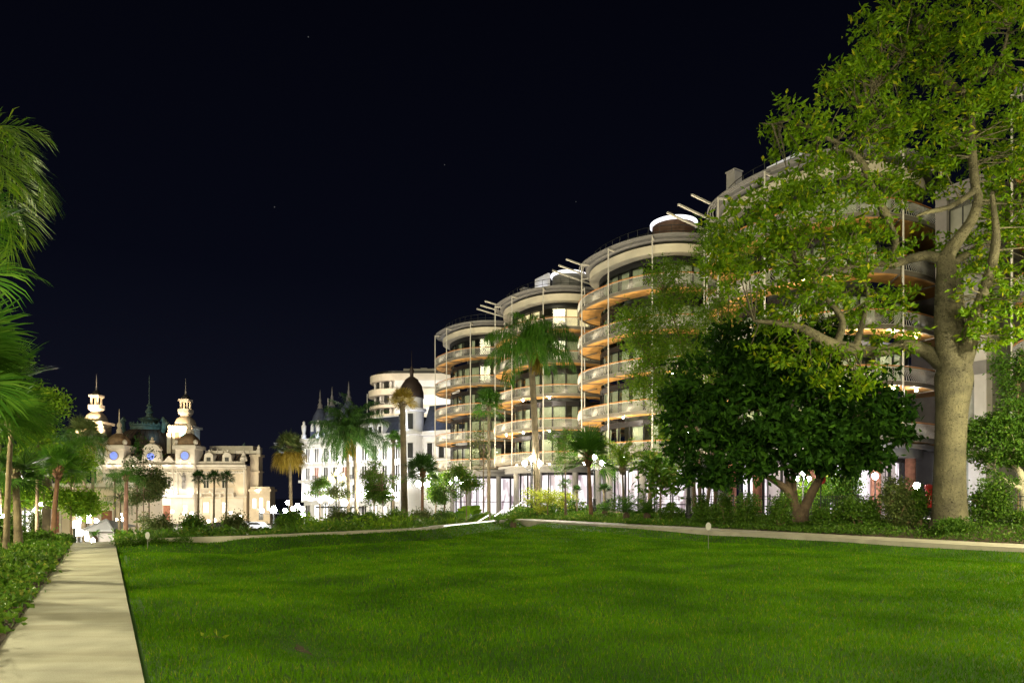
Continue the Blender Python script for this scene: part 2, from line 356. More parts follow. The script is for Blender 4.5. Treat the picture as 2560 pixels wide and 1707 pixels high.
# lawn
uu = np.linspace(0, 1, 260); tt = np.linspace(.30, 23.62, 200)
v, q = grid(uu, tt, lambda a, t: 0 * a, 'xy')
sv_, tv_ = v[:, 0] * (s_wall(v[:, 1]) + 12) - 12, v[:, 1]
lx, ly = st2w(sv_, tv_); struct('lawn', MB().add(np.c_[lx, ly, lawn_z(sv_, tv_)], q), M['lawn'], True)
def grass():
    rng = np.random.default_rng(5); mb = MB()
    n = 1500000
    t = rng.uniform(.36, 23.5, n); s = rng.uniform(-1, 41, n)
    x, y = st2w(s, t); keep = (s < s_wall(t) - .02) & (y > 3.5) & (abs(x) < 1.05 * y + 4)
    d = np.maximum(y, 5)
    keep &= rng.random(n) < np.clip((8.5 / d) ** 1.5, 0, 1)
    s, t, x, y, d = s[keep], t[keep], x[keep], y[keep], d[keep]; n = len(s)
    z = lawn_z(s, t); a = rng.uniform(0, 2 * PI, n)
    bald = np.clip(1.15 - np.exp(-((s - 8.2) / 1.1) ** 2 - ((t - 2.0) / .35) ** 2) * .9 - np.exp(-((s - 5.6) / .5) ** 2 - ((t - 2.8) / .35) ** 2) * .8, 0.1, 1)
    h = rng.uniform(.030, .062, n) * (1 + .012 * d) * bald; w = rng.uniform(.004, .007, n) * np.clip(d / 8, 1, 4)
    bx, by = np.cos(a) * w, np.sin(a) * w; lean = rng.uniform(.1, .8, n) * h; la = rng.uniform(0, 2 * PI, n)
    v = np.stack([np.c_[x - bx, y - by, z - .005], np.c_[x + bx, y + by, z - .005], np.c_[x + np.cos(la) * lean, y + np.sin(la) * lean, z + h]], 1).reshape(-1, 3)
    mb.add(v, np.arange(3 * n).reshape(-1, 3)); o = struct('grass', mb, M['grass'], False, 'stuff')
    o['label'] = 'short mown green grass of the big lawn'
grass()
for s_, t_, a_, b_ in ((8.2, 2.0, .30, .06), (5.6, 2.8, .2, .06)):
    th = np.linspace(0, 2 * PI, 25)[:-1]; rr = np.r_[np.zeros((1, 24)), np.ones((1, 24)) * .5, np.ones((1, 24))] * (1 + .3 * np.sin(3 * th) + .15 * np.sin(7 * th + 1)); S_, T_ = s_ + a_ * rr * np.cos(th), t_ + b_ * rr * np.sin(th); X_, Y_ = st2w(S_, T_)
    j = np.arange(24); k = (j + 1) % 24; struct('soil_patch', MB().add(np.stack([X_, Y_, lawn_z(S_, T_) + .006], -1).reshape(-1, 3), [np.stack([24 * i + j, 24 * i + k, 24 * i + 24 + k, 24 * i + 24 + j], -1) for i in (0, 1)]), M['soil'], True)
# paths: a slab each, joints cut by gaps between slabs drawn in the material
def pathmat():
    m = M['concrete_path']; n = m.node_tree.nodes; l = m.node_tree.links; b = n["Principled BSDF"]; src = b.inputs["Base Color"].links[0].from_socket
    t = n.new("ShaderNodeTexCoord"); mp = n.new("ShaderNodeMapping"); mp.inputs["Rotation"].default_value = (0, 0, R(30.8)); mp.inputs["Scale"].default_value = (.25, 1.6, 1)
    l.new(t.outputs["Object"], mp.inputs[0]); z = n.new("ShaderNodeTexNoise"); z.inputs["Scale"].default_value = 1.0; z.inputs["Detail"].default_value = 3
    l.new(mp.outputs[0], z.inputs[0]); r = n.new("ShaderNodeValToRGB"); r.color_ramp.elements[0].position = .38; r.color_ramp.elements[0].color = (.62, .60, .55, 1)
    r.color_ramp.elements[1].position = .55; r.color_ramp.elements[1].color = (1, 1, 1, 1); l.new(z.outputs[0], r.inputs[0])
    z3 = n.new("ShaderNodeTexNoise"); z3.inputs["Scale"].default_value = 90; l.new(t.outputs["Object"], z3.inputs[0])
    r3 = n.new("ShaderNodeValToRGB"); r3.color_ramp.elements[0].position = .3; r3.color_ramp.elements[0].color = (.7, .68, .62, 1); r3.color_ramp.elements[1].position = .6
    l.new(z3.outputs[0], r3.inputs[0])
    x = n.new("ShaderNodeMix"); x.data_type = 'RGBA'; x.blend_type = 'MULTIPLY'; x.inputs[0].default_value = .8
    l.new(src, x.inputs[6]); l.new(r.outputs[0], x.inputs[7])
    y = n.new("ShaderNodeMix"); y.data_type = 'RGBA'; y.blend_type = 'MULTIPLY'; y.inputs[0].default_value = .8
    l.new(x.outputs[2], y.inputs[6]); l.new(r3.outputs[0], y.inputs[7]); l.new(y.outputs[2], b.inputs["Base Color"])
pathmat()
def strip(name, pts, wdt, z0, z1, m, kind='structure'):
    P = np.array([st2w(*p) for p in pts]); T = np.gradient(P, axis=0); T /= np.linalg.norm(T, axis=1)[:, None]
    N = np.c_[T[:, 1], -T[:, 0]]; w = np.array(wdt); A = P + N * w[0]; B = P + N * w[1]; n = len(P)
    z0 = np.broadcast_to(z0, (n,)); z1 = np.broadcast_to(z1, (n,))
    v = np.concatenate([np.c_[A, z0], np.c_[A, z1], np.c_[B, z1], np.c_[B, z0]]); j = np.arange(n - 1); f = []
    for a in range(4):
        b = (a + 1) % 4; f.append(np.stack([a * n + j, a * n + j + 1, b * n + j + 1, b * n + j], -1))
    f += [[[0, n, 2 * n, 3 * n]], [[n - 1, 4 * n - 1, 3 * n - 1, 2 * n - 1]]]
    mb = MB()
    return mb.add(v, [np.array(x) for x in f])
ss = np.linspace(-12, 30, 43)
pm = MB()
for a_ in np.arange(-12, 30, 1.5):
    g_ = strip('', [(s, -.36) for s in np.linspace(a_ + .004, a_ + 1.496, 4)], (-.67, .67), -.3, 0.0, None); pm.add(np.concatenate(g_.v), [f for fs in g_.f.values() for f in fs])
pm.add(np.array([(*st2w(s, t), -.03) for s, t in ((-12, -1.02), (30, -1.02), (30, .30), (-12, .30))]), [[0, 1, 2, 3]])
struct('footpath', pm, M['concrete_path'])
struct('footpath', strip('', [(s, 24.6) for s in np.linspace(-6, 40.4, 40)], (-.95, .95), -.4, .16, M['kerb']), M['kerb'])
tw = np.linspace(.75, 23.6, 60)
# low retaining wall along the far side of the lawn
w_ = strip('', [(float(s_wall(t)) + .12, t) for t in tw], (-.14, .14), -.5, np.linspace(.24, .15, 60), M['kerb'])
tag(part('low_wall', w_, M['kerb'], None), 'low pale stone wall along the far edge of the lawn', 'wall')
# ---------------------------------------------------------------- curved apartment towers
ZF = [5.6, 9.5, 13.4, 17.3, 21.2]; ZTOP = 24.6; EXPN = 2.4; TA, TB = 8.6, 8.0
def oval(off, n=120):
    a, b = TA - off, TB - off
    th = np.linspace(0, 2 * PI, 4000, endpoint=False); c, s = np.cos(th), np.sin(th)
    p = np.stack([a * np.sign(c) * abs(c) ** (2 / EXPN), b * np.sign(s) * abs(s) ** (2 / EXPN)], 1)
    d = np.r_[0, np.cumsum(np.linalg.norm(np.diff(np.r_[p, p[:1]], axis=0), axis=1))]
    k = np.linspace(0, d[-1], n, endpoint=False); P = np.r_[p, p[:1]]
    return np.stack([np.interp(k, d, P[:, i]) for i in (0, 1)], 1)
def normals(P):
    T = np.roll(P, -1, 0) - np.roll(P, 1, 0); T /= np.linalg.norm(T, axis=1)[:, None]; return np.c_[T[:, 1], -T[:, 0]]
COLN = 11                                    # columns round the balcony edge
def tower_meshes():
    D = {}
    o, i1, i2, gl = oval(0), oval(.14), oval(.16), oval(2.3)
    mb = MB().ring(o, i1, 0, .30).ring(oval(.141), gl, .15, .28)
    cols = oval(-.06, COLN); nc = normals(cols)
    for p, n in zip(cols, nc):
        a = p - n * .3; b = p - n * 2.1 + np.array([-n[1], n[0]]) * .9
        mb.beam((a[0], a[1], .06), (b[0], b[1], .06), .09, .10)
    D['slab'] = mb.mesh('slab', M['steel'])
    D['soffit'] = MB().ring(i2, gl, .115, .148).mesh('soffit', M['wood'])
    # railing of thin bars that lean and bow between the columns
    nb = 460; B = oval(.05, 4000); per = len(B); mb = MB(); hs = np.linspace(0, 1, 5); seg = per / COLN
    for k in range(nb):
        base = (k + .5) / nb * per
        w = (base % seg) / seg
        idx = (base + seg * .28 * np.sin(2 * PI * w) * (1 - hs) ** 1.7).astype(int) % per
        P = B[idx]
        if P[2, 1] < -5: continue
        N_ = P / np.linalg.norm(P, axis=1)[:, None]; P = P + N_ * (.10 * np.sin(PI * hs))[:, None]
        mb.tube(np.c_[P, .30 + .95 * hs], .018, 3, False)
    f = oval(.05, 160)
    for z in (.34, 1.26):
        Q = np.r_[f, f[:1]]; mb.tube(np.c_[Q, np.full(len(Q), z)], .022, 4, False)
    D['railing'] = mb.mesh('railing', M['rail'])
    Q = oval(.05, 160); Q = np.r_[Q, Q[:1]]; D['handrail'] = MB().tube(np.c_[Q, np.full(len(Q), 1.36)], .05, 6, False).mesh('handrail', M['handrail'])
    D['column'] = None
    # window bay
    G = oval(2.3, 24); w = np.linalg.norm(G[1] - G[0]); h = 3.60; D['w'] = w
    mb = MB(); t = .05
    for x0, x1 in ((-w / 2, -w / 2 + .06), (w / 2 - .06, w / 2)): mb.box(x0, x1, -.07, .07, .28, h)
    mb.box(-w / 2 + .06, w / 2 - .06, -.06, .06, 3.05, h)
    mb.box(-w / 2 + .06, w / 2 - .06, -.06, .06, .28, .36)
    D['window'] = mb.mesh('window', M['darkmetal'])
    D['pane'] = MB().box(-w / 2 + .06, w / 2 - .06, -.012, .012, .36, 3.05).mesh('pane', M['glass'])
    def cur(x0, x1, m):
        x = np.linspace(x0, x1, int((x1 - x0) * 26) + 4); y = -.30 + .05 * np.sin(x * 52); k = len(x)
        v = np.r_[np.c_[x, y, np.full(k, .36)], np.c_[x, y, np.full(k, 3.02)]]; j = np.arange(k - 1)
        return MB().add(v, np.stack([j, j + 1, k + j + 1, k + j], -1)).mesh('curtain', m, True)
    D['cf'] = cur(-w / 2 + .1, w / 2 - .1, M['curtain']); D['ch'] = cur(-w / 2 + .1, -.05, M['curtain']); D['cr'] = cur(.2, w / 2 - .1, M['curtain'])
    D['cw'] = cur(-w / 2 + .1, w / 2 - .1, M['curtain_warm'])
    D['shopframe'] = MB().box(-w / 2, -w / 2 + .10, -.1, .1, -2.5, 4.6).box(-w / 2 + .1, w / 2 - .1, -.08, .08, 4.3, 4.6).box(-w / 2 + .1, w / 2 - .1, -.08, .08, .9, 1.0).mesh('shop_window', M['darkmetal'])
    for nm, m in (('sl', 'shoplit'), ('sd', 'shopdim')):
        D[nm] = MB().box(-w / 2 + .1, w / 2 - .1, -.4, -.35, -2.5, 4.3).mesh('display', M[m])
    return D
TM = tower_meshes()
RZ = math.atan2(U[1], U[0])
towers = []
def tower(k, s, t, label, warm=(), lit=(), extras=(), spots=(), base=-5.5, shops=True):
    rng = random.Random(50 + k)
    x, y = st2w(s, t); T = thing('apartment_building', label, 'building', (x, y, 0), RZ, 'curved balcony apartment buildings')
    towers.append(T)
    def world(lx, ly): return x + lx * U[0] - ly * V[0], y + lx * U[1] - ly * V[1]
    def seen(p, n, marg=-.25):
        wx, wy = world(*p); nx, ny = n[0] * U[0] - n[1] * V[0], n[0] * U[1] - n[1] * V[1]
        d = math.hypot(wx, wy); return -(nx * wx + ny * wy) / d > marg and abs(wx) < wy * .80
    part('wall', MB().prism(oval(4.7, 60), base, 24.4), M['core'], T)
    G = oval(2.3, 24); nG = normals(G)
    for f, z in enumerate(ZF):
        b = link('balcony', TM['slab'], T, (0, 0, z))
        link('soffit', TM['soffit'], b); link('railing', TM['railing'], b); link('handrail', TM['handrail'], b)
        for g in range(24):
            p = (G[g] + G[(g + 1) % 24]) / 2; d = G[(g + 1) % 24] - G[g]; n = np.array([d[1], -d[0]]) / np.linalg.norm(d)
            if not seen(p, n): continue
            w = link('window', TM['window'], T, (p[0], p[1], z), math.atan2(-d[1], -d[0])); link('pane', TM['pane'], w)
            r = rng.random()
            c = 'cw' if (f, g) in warm or (f in warm and r < .93) else 'cf' if r < .66 else 'ch' if r < .80 else 'cr' if r < .92 else None
            if c: link('curtain', TM[c], w)
    cols = oval(-.06, COLN); nc = normals(cols)
    for p, n in zip(cols, nc):
        if not seen(p, n, -.35): continue
        q = p - n * .8
        part('column', MB().tube([(p[0], p[1], ZF[0] - .1), (p[0], p[1], 26.05)], .066, 8).beam((p[0], p[1], 25.95), (q[0], q[1], 25.95), .10, .12), M['white'], T)
    o = part('roof', MB().prism(oval(.75), 25.95, 26.5), M['louvre'], T)
    part('fascia', MB().prism(oval(1.15), ZTOP + .25, ZTOP + 1.05), M['cream'], o)
    part('window_head', MB().prism(oval(2.15), ZTOP - .35, ZTOP + .25), M['darkmetal'], o)
    mb = MB()
    for r in (.05, .25, .45): mb.ring(oval(r), oval(r + .10), 26.15, 26.25)
    part('louvre', mb, M['louvre'], o)
    mb = MB(); Q = oval(1.5, 40); Q = np.r_[Q, Q[:1]]
    for h in (27.55, 27.0): mb.tube(np.c_[Q, np.full(41, h)], .03, 5, False)
    for p in Q[:-1]: mb.tube([(p[0], p[1], 26.5), (p[0], p[1], 27.55)], .025, 4)
    part('roof_railing', mb, M['iron'], o)
    # ground floor
    mb = MB().ring(oval(1.3), oval(4.3), 4.6, 5.35).ring(oval(.5), oval(1.0), 5.2, 5.5)
    part('ground_fascia', mb, M['louvre'], T)
    G2 = oval(2.5, 22)
    for g in range(22 if shops else 0):
        p = (G2[g] + G2[(g + 1) % 22]) / 2; d = G2[(g + 1) % 22] - G2[g]; n = np.array([d[1], -d[0]]) / np.linalg.norm(d)
        if not seen(p, n, -.1): continue
        w = link('shop_window', TM['shopframe'], T, (p[0], p[1], 0), math.atan2(-d[1], -d[0]))
        link('display', TM['sl' if g in lit or rng.random() < .6 else 'sd'], w)
    for p, n in zip(oval(2.0, 9), normals(oval(2.0, 9))):
        if seen(p, n, -.2): part('pillar', MB().tube([(p[0], p[1], base), (p[0], p[1], 4.65)], .36, 14), M['brickred' if k == 4 else 'concrete'], T)
    for e in extras:
        if e[0] == 'pavilion':
            px, py, r = e[1:]
            v = part('roof_pavilion', MB().lathe([(r, 26.5), (r, 28.3)], (px, py, 0), 40), M['pavilion' if k == 3 else 'louvre'], T)
            part('lit_rim', MB().lathe([(r + .05, 28.35), (r + .2, 28.38), (r + .2, 28.62), (r - .3, 28.75)], (px, py, 0), 40), M['rim'], v)
        elif e[0] == 'screen':
            px, py, w, h = e[1:]
            part('roof_screen', MB().box(px - w / 2, px + w / 2, py - .15, py + .15, 26.5, 26.5 + h), M['whitestone'], T)
            light('AREA', [*world(px, py + 1.6), 26.8], 14, (.75, .8, 1), .4, [*world(px, py), 28.2])
        elif e[0] == 'chimney':
            px, py, h = e[1:]
            part('chimney', MB().box(px - .45, px + .45, py - .45, py + .45, 26.5, 26.5 + h).box(px - .52, px + .52, py - .52, py + .52, 26.5 + h, 26.62 + h), M['concrete'], T)
        elif e[0] == 'fins':
            mb = MB()
            for i, fx in enumerate((6.8, 8.8, 10.6)):
                part('roof_fin', MB().beam((fx, .5, 26.7), (fx, 7.4 - .4 * i, 27.5), .17, .14), M['white'], T)
            part('pergola', MB().beam((5.8, 1.2, 26.9), (11.2, -.4, 27.0), .3, .12), M['white'], T)
    # spotlights hung under the balcony edge
    for (f, g) in spots:
        p = oval(.6, 40)[g]
        m = part('spotlight', MB().lathe([(.001, -.10), (.09, -.05), (.09, .05), (.001, .10)], (p[0], p[1], ZF[f] - .12), 8), M['spot'], T)
        part('spotlight_arm', MB().beam((p[0], p[1], ZF[f] - .05), (p[0], p[1], ZF[f] + .14), .05), M['iron'], m)
    return T
S0, T0, DS = 35.5, 50.5, 18.5
# spots: index on 40 points round the oval (0 = far end, 10 = garden front, 20 = near end)
tower(1, S0 + 3 * DS, T0, 'farthest and smallest of the curved balcony apartment towers, beside the hotel', lit=range(22))
tower(2, S0 + 2 * DS, T0, 'curved balcony tower with glowing warm windows on its top floor, behind the tall feathery palm', warm=(4,), lit=range(22),
      extras=[('fins',), ('pavilion', -4.6, 2.0, 2.0), ('screen', -.6, 3.2, 3.0, 2.9), ('chimney', 3.2, 3.4, 2.2)], spots=[(1, 9), (1, 12), (1, 15), (2, 12), (2, 15), (0, 11), (0, 15)])
tower(3, S0 + DS, T0, 'curved balcony tower with a round brick red pavilion lit on its roof', lit=range(4, 12),
      extras=[('fins',), ('pavilion', -4.2, 2.2, 2.1)], spots=[(1, 12), (1, 15), (2, 16), (0, 12)])
tower(4, S0, T0, 'largest curved balcony tower, half hidden behind the big thorny tree', lit=(8, 9),
      extras=[('fins',), ('screen', .8, 3.0, 3.4, 2.6), ('chimney', 5.0, 4.2, 2.9)], spots=[(2, 16), (2, 18), (2, 13), (1, 15), (1, 18), (1, 20), (2, 20), (3, 13)])
T5 = tower(5, 12.5, T0 + 1.5, 'curved balcony tower cut by the right edge, right of the thorny tree', shops=False)
# garden floodlights washing the balconies and timber soffits from below
for s in np.arange(28, 98, 5):
    x, y = st2w(s, 35.5 + (s % 2) * 1.5); x2, y2 = st2w(s + 1, 46)
    light('SPOT', (x, y, .4), 2200, (1, .85, .56), .12, (x2, y2, 16), 92, .8)
# concrete link block between the two nearest towers
x, y = st2w(24.2, 50.2); LB = thing('link_building', 'flat grey concrete block with square dark windows right of the thorny trunk', 'building', (x, y, 0), RZ)
part('wall', MB().box(-2.6, .2, -7, 2.6, -3, 22.0), M['core'], LB)
for i, z in enumerate([5.6, 9.5, 13.4, 17.3, 21.2]):
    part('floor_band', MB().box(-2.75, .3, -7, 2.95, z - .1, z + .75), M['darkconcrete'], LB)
    if z < 21:
        for xx in (-2.4, -.05):
            part('pier', MB().box(xx - .35, xx + .35, 2.2, 2.93, z + .75, z + 3.8), M['concrete' if i < 2 else 'darkconcrete'], LB)  # upper piers use the darker concrete copy, their shade put into the colour
        w = part('window', MB().box(-2.05, -.4, 2.45, 2.6, z + 3.1, z + 3.8).box(-1.27, -1.19, 2.45, 2.62, z + .75, z + 3.1).box(-2.05, -1.97, 2.45, 2.62, z + .75, z + 3.1).box(-.48, -.4, 2.45, 2.62, z + .75, z + 3.1), M['darkmetal'], LB)
        part('pane', MB().box(-1.97, -.48, 2.5, 2.53, z + .75, z + 3.1), M['glass'], w)
        part('lit_room', MB().box(-1.9, -1.2, 1.2, 1.25, z + .75, z + 2.0), M['doorlit'], w) if i in (0, 1) else None
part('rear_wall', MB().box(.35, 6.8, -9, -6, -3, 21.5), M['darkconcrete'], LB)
part('ground_pier', MB().box(-2.7, -1.7, 2.0, 2.9, -3, 5.5).box(-.5, .25, 2.0, 2.9, -3, 5.5), M['concrete'], LB)
part('display', MB().box(-1.65, -.55, 2.05, 2.1, -3, 4.0), M['shopdim'], LB)

# ---------------------------------------------------------------- domed palace (casino) at the end of the square
KC = 180 / F
CAS = thing('palace', 'floodlit cream palace with two bell towers and a dark central dome across the square', 'palace', (at(430, 1305, 180)[0], 180, at(430, 1305, 180)[2]))
def cx(p): return (p - 430) * KC
def cz(p): return (1305 - p) * KC
def cxd(p, y): return (p - 1280) / F * (180 + y) - CAS.location[0]
def czd(p, y): return CAMZ + (1241 - p) / F * (180 + y) - CAS.location[2]
def cbox(mb, x0, x1, y0, y1, p0, p1): return mb.box(cx(x0), cx(x1), y0, y1, cz(p0), cz(p1))
body = MB(); cbox(body, 257, 487, 0, 8, 1320, 1163); part('wall', body, M['stone'], CAS)
wing = MB(); cbox(wing, 487.05, 611, 1.2, 6, 1320, 1163); part('wing_wall', wing, M['stone2'], CAS)
wing = MB(); cbox(wing, 226, 256.9, 2.5, 8, 1320, 1165); part('wing_wall', wing, M['stone2'], CAS)
side = MB(); cbox(side, 611.05, 632, 4, 7, 1320, 1135); cbox(side, 609, 637, 3.8, 7.2, 1139, 1133); cbox(side, 610, 636, 3.7, 7.1, 1179, 1176)
part('side_wall', side, M['stone2'], CAS)
ann = MB(); cbox(ann, 616, 668, 2.0, 6, 1320, 1228); cbox(ann, 614, 672, 1.6, 6.4, 1228, 1222); cbox(ann, 617, 667, 2.2, 6, 1222, 1216)
an = part('annex', ann, M['stone2'], CAS)
for x0, x1, p0, p1 in ((625, 633, 1270, 1246), (642, 650, 1270, 1244), (661, 667, 1275, 1252)):
    f = part('arch', cbox(MB(), x0, x1, 1.90, 1.98, p0, p1), M['winlit'], an)
f = part('awning', cbox(MB(), 638, 653, 1.0, 1.97, 1275, 1270), M['whitestone'], an)
f = part('doorway', cbox(MB(), 640, 651, 1.90, 1.97, 1300, 1277), M['windark'], an)
cor = MB()
for p0, p1, o in ((1166, 1161.5, .9), (1170, 1167, .35), (1243, 1240, .4), (1287, 1284, .25)):
    cbox(cor, 255, 489, -o, 0, p0, p1); cbox(cor, 489.1, 613, 1.2 - o, 1.2, p0, p1); cbox(cor, 224, 254.9, 2.5 - o, 2.5, p0, p1)
part('cornice', cor, M['stone'], CAS)
par = MB(); cbox(par, 258, 487, .3, .7, 1161.5, 1151); cbox(par, 489, 606, 1.4, 1.8, 1161.5, 1152)
part('parapet', par, M['stone'], CAS)
can = MB(); cbox(can, 256, 482, -3.4, -.5, 1241.5, 1237); part('canopy', can, M['rim'], CAS)
mb = MB()
for q in (1242.2, 1236.4): cbox(mb, 256, 482, -3.45, -3.40, q + .5, q - .5)
part('canopy_edge', mb, M['iron'], CAS)
# dentils, balusters and carved relief
mb = MB()
for p in np.arange(256, 611, 2.6): yy = 0 if p < 487 else 1.2; cbox(mb, p, p + 1.3, yy - .55, yy - .002, 1172.4, 1170.2)
part('dentils', mb, M['stone'], CAS)
mb = MB()
cbox(mb, 258, 486, .10, .29, 1154.2, 1152.4); wb = MB(); cbox(wb, 489, 605, 1.2, 1.39, 1154.2, 1152.8)
for p in np.arange(259, 604, 1.9): yy = .28 if p < 487 else 1.38; cbox(mb if p < 487 else wb, p, p + .8, yy - .16, yy - .002, 1160.5, 1154)
part('balustrade', wb, M['stone'], CAS)
part('balustrade', mb, M['stone'], CAS)
mb = MB(); rr_ = random.Random(9)
for p in np.arange(262, 606, 6.5):
    yy = 0 if p < 487 else 1.2
    mb.lathe([(.02, -.32), (.30, -.2), (.36, 0), (.26, .2), (.02, .36)], (cx(p + 1), yy - .05, cz(1180 + rr_.uniform(-1, 1))), 7)
    mb.lathe([(.02, -.4), (.16, -.2), (.22, .1), (.02, .45)], (cx(p + 4), yy - .05, cz(1181)), 6)
part('frieze_relief', mb, M['stone'], CAS)
for x0_, x1_ in ((258, 268), (284, 288), (305, 335), (445, 456), (470, 486), (489, 501), (520, 548), (567, 604)):
    mb = MB(); yy = 0 if x0_ < 487 else 1.2
    for q in np.arange(1246, 1300, 5.2): cbox(mb, x0_, x1_, yy - .14, yy - .003, q + 3.9, q)
    cbox(mb, x0_ + .4, x1_ - .4, yy - .07, yy - .004, 1299, 1246); part('stone_courses', mb, M['stone'], CAS)
for p in (273, 322, 452, 477):
    part('medallion', MB().lathe([(.5, -.9), (.9, -.4), (1.0, 0), (.9, .4), (.5, .9), (.02, 1.3)], (0, 0, 0), 10), M['stone'], CAS, loc=(cx(p), .35, cz(1157 if p in (273, 477) else 1148)))
# pilasters
for p in (262, 283, 312, 336, 356, 404, 432, 443, 484, 493, 606):
    part('pilaster', cbox(MB(), p - 2, p + 2, -.28 + (1.2 if p > 487 else 0), 0 + (1.2 if p > 487 else 0), 1237, 1170), M['stone'], CAS)
def cwindow(x0, x1, p0, p1, y, m='windark'):
    w = MB(); t = 1.1
    cbox(w, x0 - t, x0, y - .12, y, p0, p1); cbox(w, x1, x1 + t, y - .12, y, p0, p1); cbox(w, x0 - t - 1, x1 + t + 1, y - .3, y, p1, p1 - 1.6)
    cbox(w, x0 - t - .6, x1 + t + .6, y - .25, y, p0 + 1, p0); m_ = (x0 + x1) / 2; cbox(w, m_ - .5, m_ + .5, y - .10, y, p0, p1); cbox(w, x0, x1, y - .11, y - .001, p1 + (p0 - p1) * .3 + .5, p1 + (p0 - p1) * .3 - .5)
    o = part('window', w, M['stone'], CAS); part('pane', cbox(MB(), x0, x1, y - .06, y - .003, p0, p1), M[m], o)
for a, b in ((290, 304), (341, 352), (366, 382), (388, 400), (411, 427)): cwindow(a, b, 1217, 1191, 0)
for a, b in ((504, 517), (551, 564)): cwindow(a, b, 1281, 1256, 1.2, 'winlit'); cwindow(a, b, 1219, 1192, 1.2)
for a, b in ((270, 281), (458, 468)): cwindow(a, b, 1288, 1262, 0, 'winlit')
for a, b in ((338, 351), (368, 381), (409, 425)):
    o = part('door', cbox(MB(), a, b, -.25, -.02, 1302, 1262), M['brickred'], CAS); part('fanlight', cbox(MB(), a - 2, b + 2, -.15, -.01, 1262, 1246), M['doorlit'], o)
bal = MB(); cbox(bal, 492, 585, -.6, 1.2, 1234, 1231.5); cbox(bal, 492, 585, -.6, -.45, 1221, 1219.5)
for p in np.arange(492.5, 585, 2.2): cbox(bal, p, p + 1, -.58, -.47, 1231.5, 1221)
for p in (500, 530, 548, 580): cbox(bal, p, p + 4, -.2, 1.2, 1242, 1234)
part('balcony', bal, M['stone'], CAS)
st = MB().lathe([(.05, 0), (.5, .1), (.42, .9), (.5, 1.6), (.34, 2.2), (.52, 2.9), (.48, 3.3), (.18, 3.6), (.27, 3.9), (.22, 4.2), (.02, 4.35)], (cx(461), -.5, cz(1222)), 12)
st.beam((cx(461) - .4, -.6, cz(1222) + 3.1), (cx(461) - .9, -.9, cz(1222) + 4.2), .2).beam((cx(461) + .4, -.6, cz(1222) + 3.1), (cx(461) + .8, -1, cz(1222) + 2.2), .2)
part('statue', st, M['concrete'], CAS)
# mansard roofs with lozenge slates, dormers, little gables
for a, b, y in ((310, 443, 1.2), (487, 600, 2.4)):
    x0, x1 = cx(a), cx(b); z0, z1 = cz(1153), cz(1131)
    v = [(x0, y, z0), (x1, y, z0), (x1, y + 2.2, z1), (x0, y + 2.2, z1), (x0, y + 12, z0), (x1, y + 12, z0), (x1, y + 12, z1), (x0, y + 12, z1)]
    o = part('mansard_roof', MB().add(v, [[0, 1, 2, 3], [3, 2, 6, 7], [4, 7, 6, 5], [0, 3, 7, 4], [1, 5, 6, 2]]), M['slate'], CAS)
    mb = MB(); k = 8
    n = int((b - a) / k)
    for i in range(n):
        for (za, zb) in ((0, 1), (1, 0)):
            p = (x0 + i * k * KC, y + 2.2 * za - .03, z0 + (z1 - z0) * za + .02); q = (x0 + (i + 1) * k * KC, y + 2.2 * zb - .03, z0 + (z1 - z0) * zb + .02); mb.beam(p, q, .09, .06)
    part('slate_pattern', mb, M['browndome'], o)
for p in (515, 561):
    prof = [(cx(p - 12), cz(1152)), (cx(p + 12), cz(1152)), (cx(p + 11), cz(1138))] + [(cx(p + 11 * math.cos(t)), cz(1138 - 8 * math.sin(t))) for t in np.linspace(.2, PI - .2, 8)] + [(cx(p - 11), cz(1138))]
    o = part('dormer', MB().slab_y(prof, 1.5, 4.5), M['stone'], CAS)
    part('window', cbox(MB(), p - 5, p + 5, 1.42, 1.49, 1158, 1142), M['windark'], o)
    part('finial', MB().lathe([(.35, 0), (.2, .3), (.3, .6), (.02, .9)], (cx(p), 2, cz(1130)), 8), M['stone'], o)
for p in (333, 421):
    part('gable', MB().slab_y([(cx(p - 13), cz(1153)), (cx(p + 13), cz(1153)), (cx(p + 8), cz(1146)), (cx(p), cz(1139)), (cx(p - 8), cz(1146))], .2, 1.0), M['stone'], CAS)
part('upper_parapet', cbox(cbox(MB(), 493, 634, 4.6, 5.4, 1131, 1123), 486, 600, 9, 16, 1123, 1108), M['stone'], CAS)
for p in (510, 525, 540, 556, 571, 592, 607): part('parapet_post', cbox(MB(), p - .8, p + .8, 4.4, 4.6, 1131, 1119), M['stone'], CAS)
part('corner_post', MB().lathe([(.55, 0), (.55, 1.2), (.35, 1.5), (.4, 2.0), (.05, 2.6)], (cx(630), 4.8, cz(1133)), 8, 6), M['stone'], CAS)
part('rear_roof', MB().add([(cx(488), 10, cz(1112)), (cx(590), 10, cz(1112)), (cx(580), 14, cz(1107)), (cx(490), 14, cz(1107)), (cx(488), 20, cz(1112)), (cx(590), 20, cz(1112))], [[0, 1, 2, 3], [3, 2, 5, 4], [1, 5, 2], [0, 3, 4]]), M['slate'], CAS)
part('roof_ornament', MB().tube([(cx(574), 10, cz(1110)), (cx(572), 10, cz(1104)), (cx(575), 10, cz(1098))], [.6, .35, .05], 6), M['copper'], CAS)
part('roof_statue', MB().lathe([(.9, 0), (.7, .5), (.9, 1.0), (.4, 1.5), (.5, 2.2), (.05, 3.0)], (cx(604), 1.4, cz(1152)), 8).beam((cx(597), 1.4, cz(1150)), (cx(602), 1.4, cz(1137)), .5).beam((cx(611), 1.4, cz(1150)), (cx(606), 1.4, cz(1137)), .5), M['stone'], CAS)
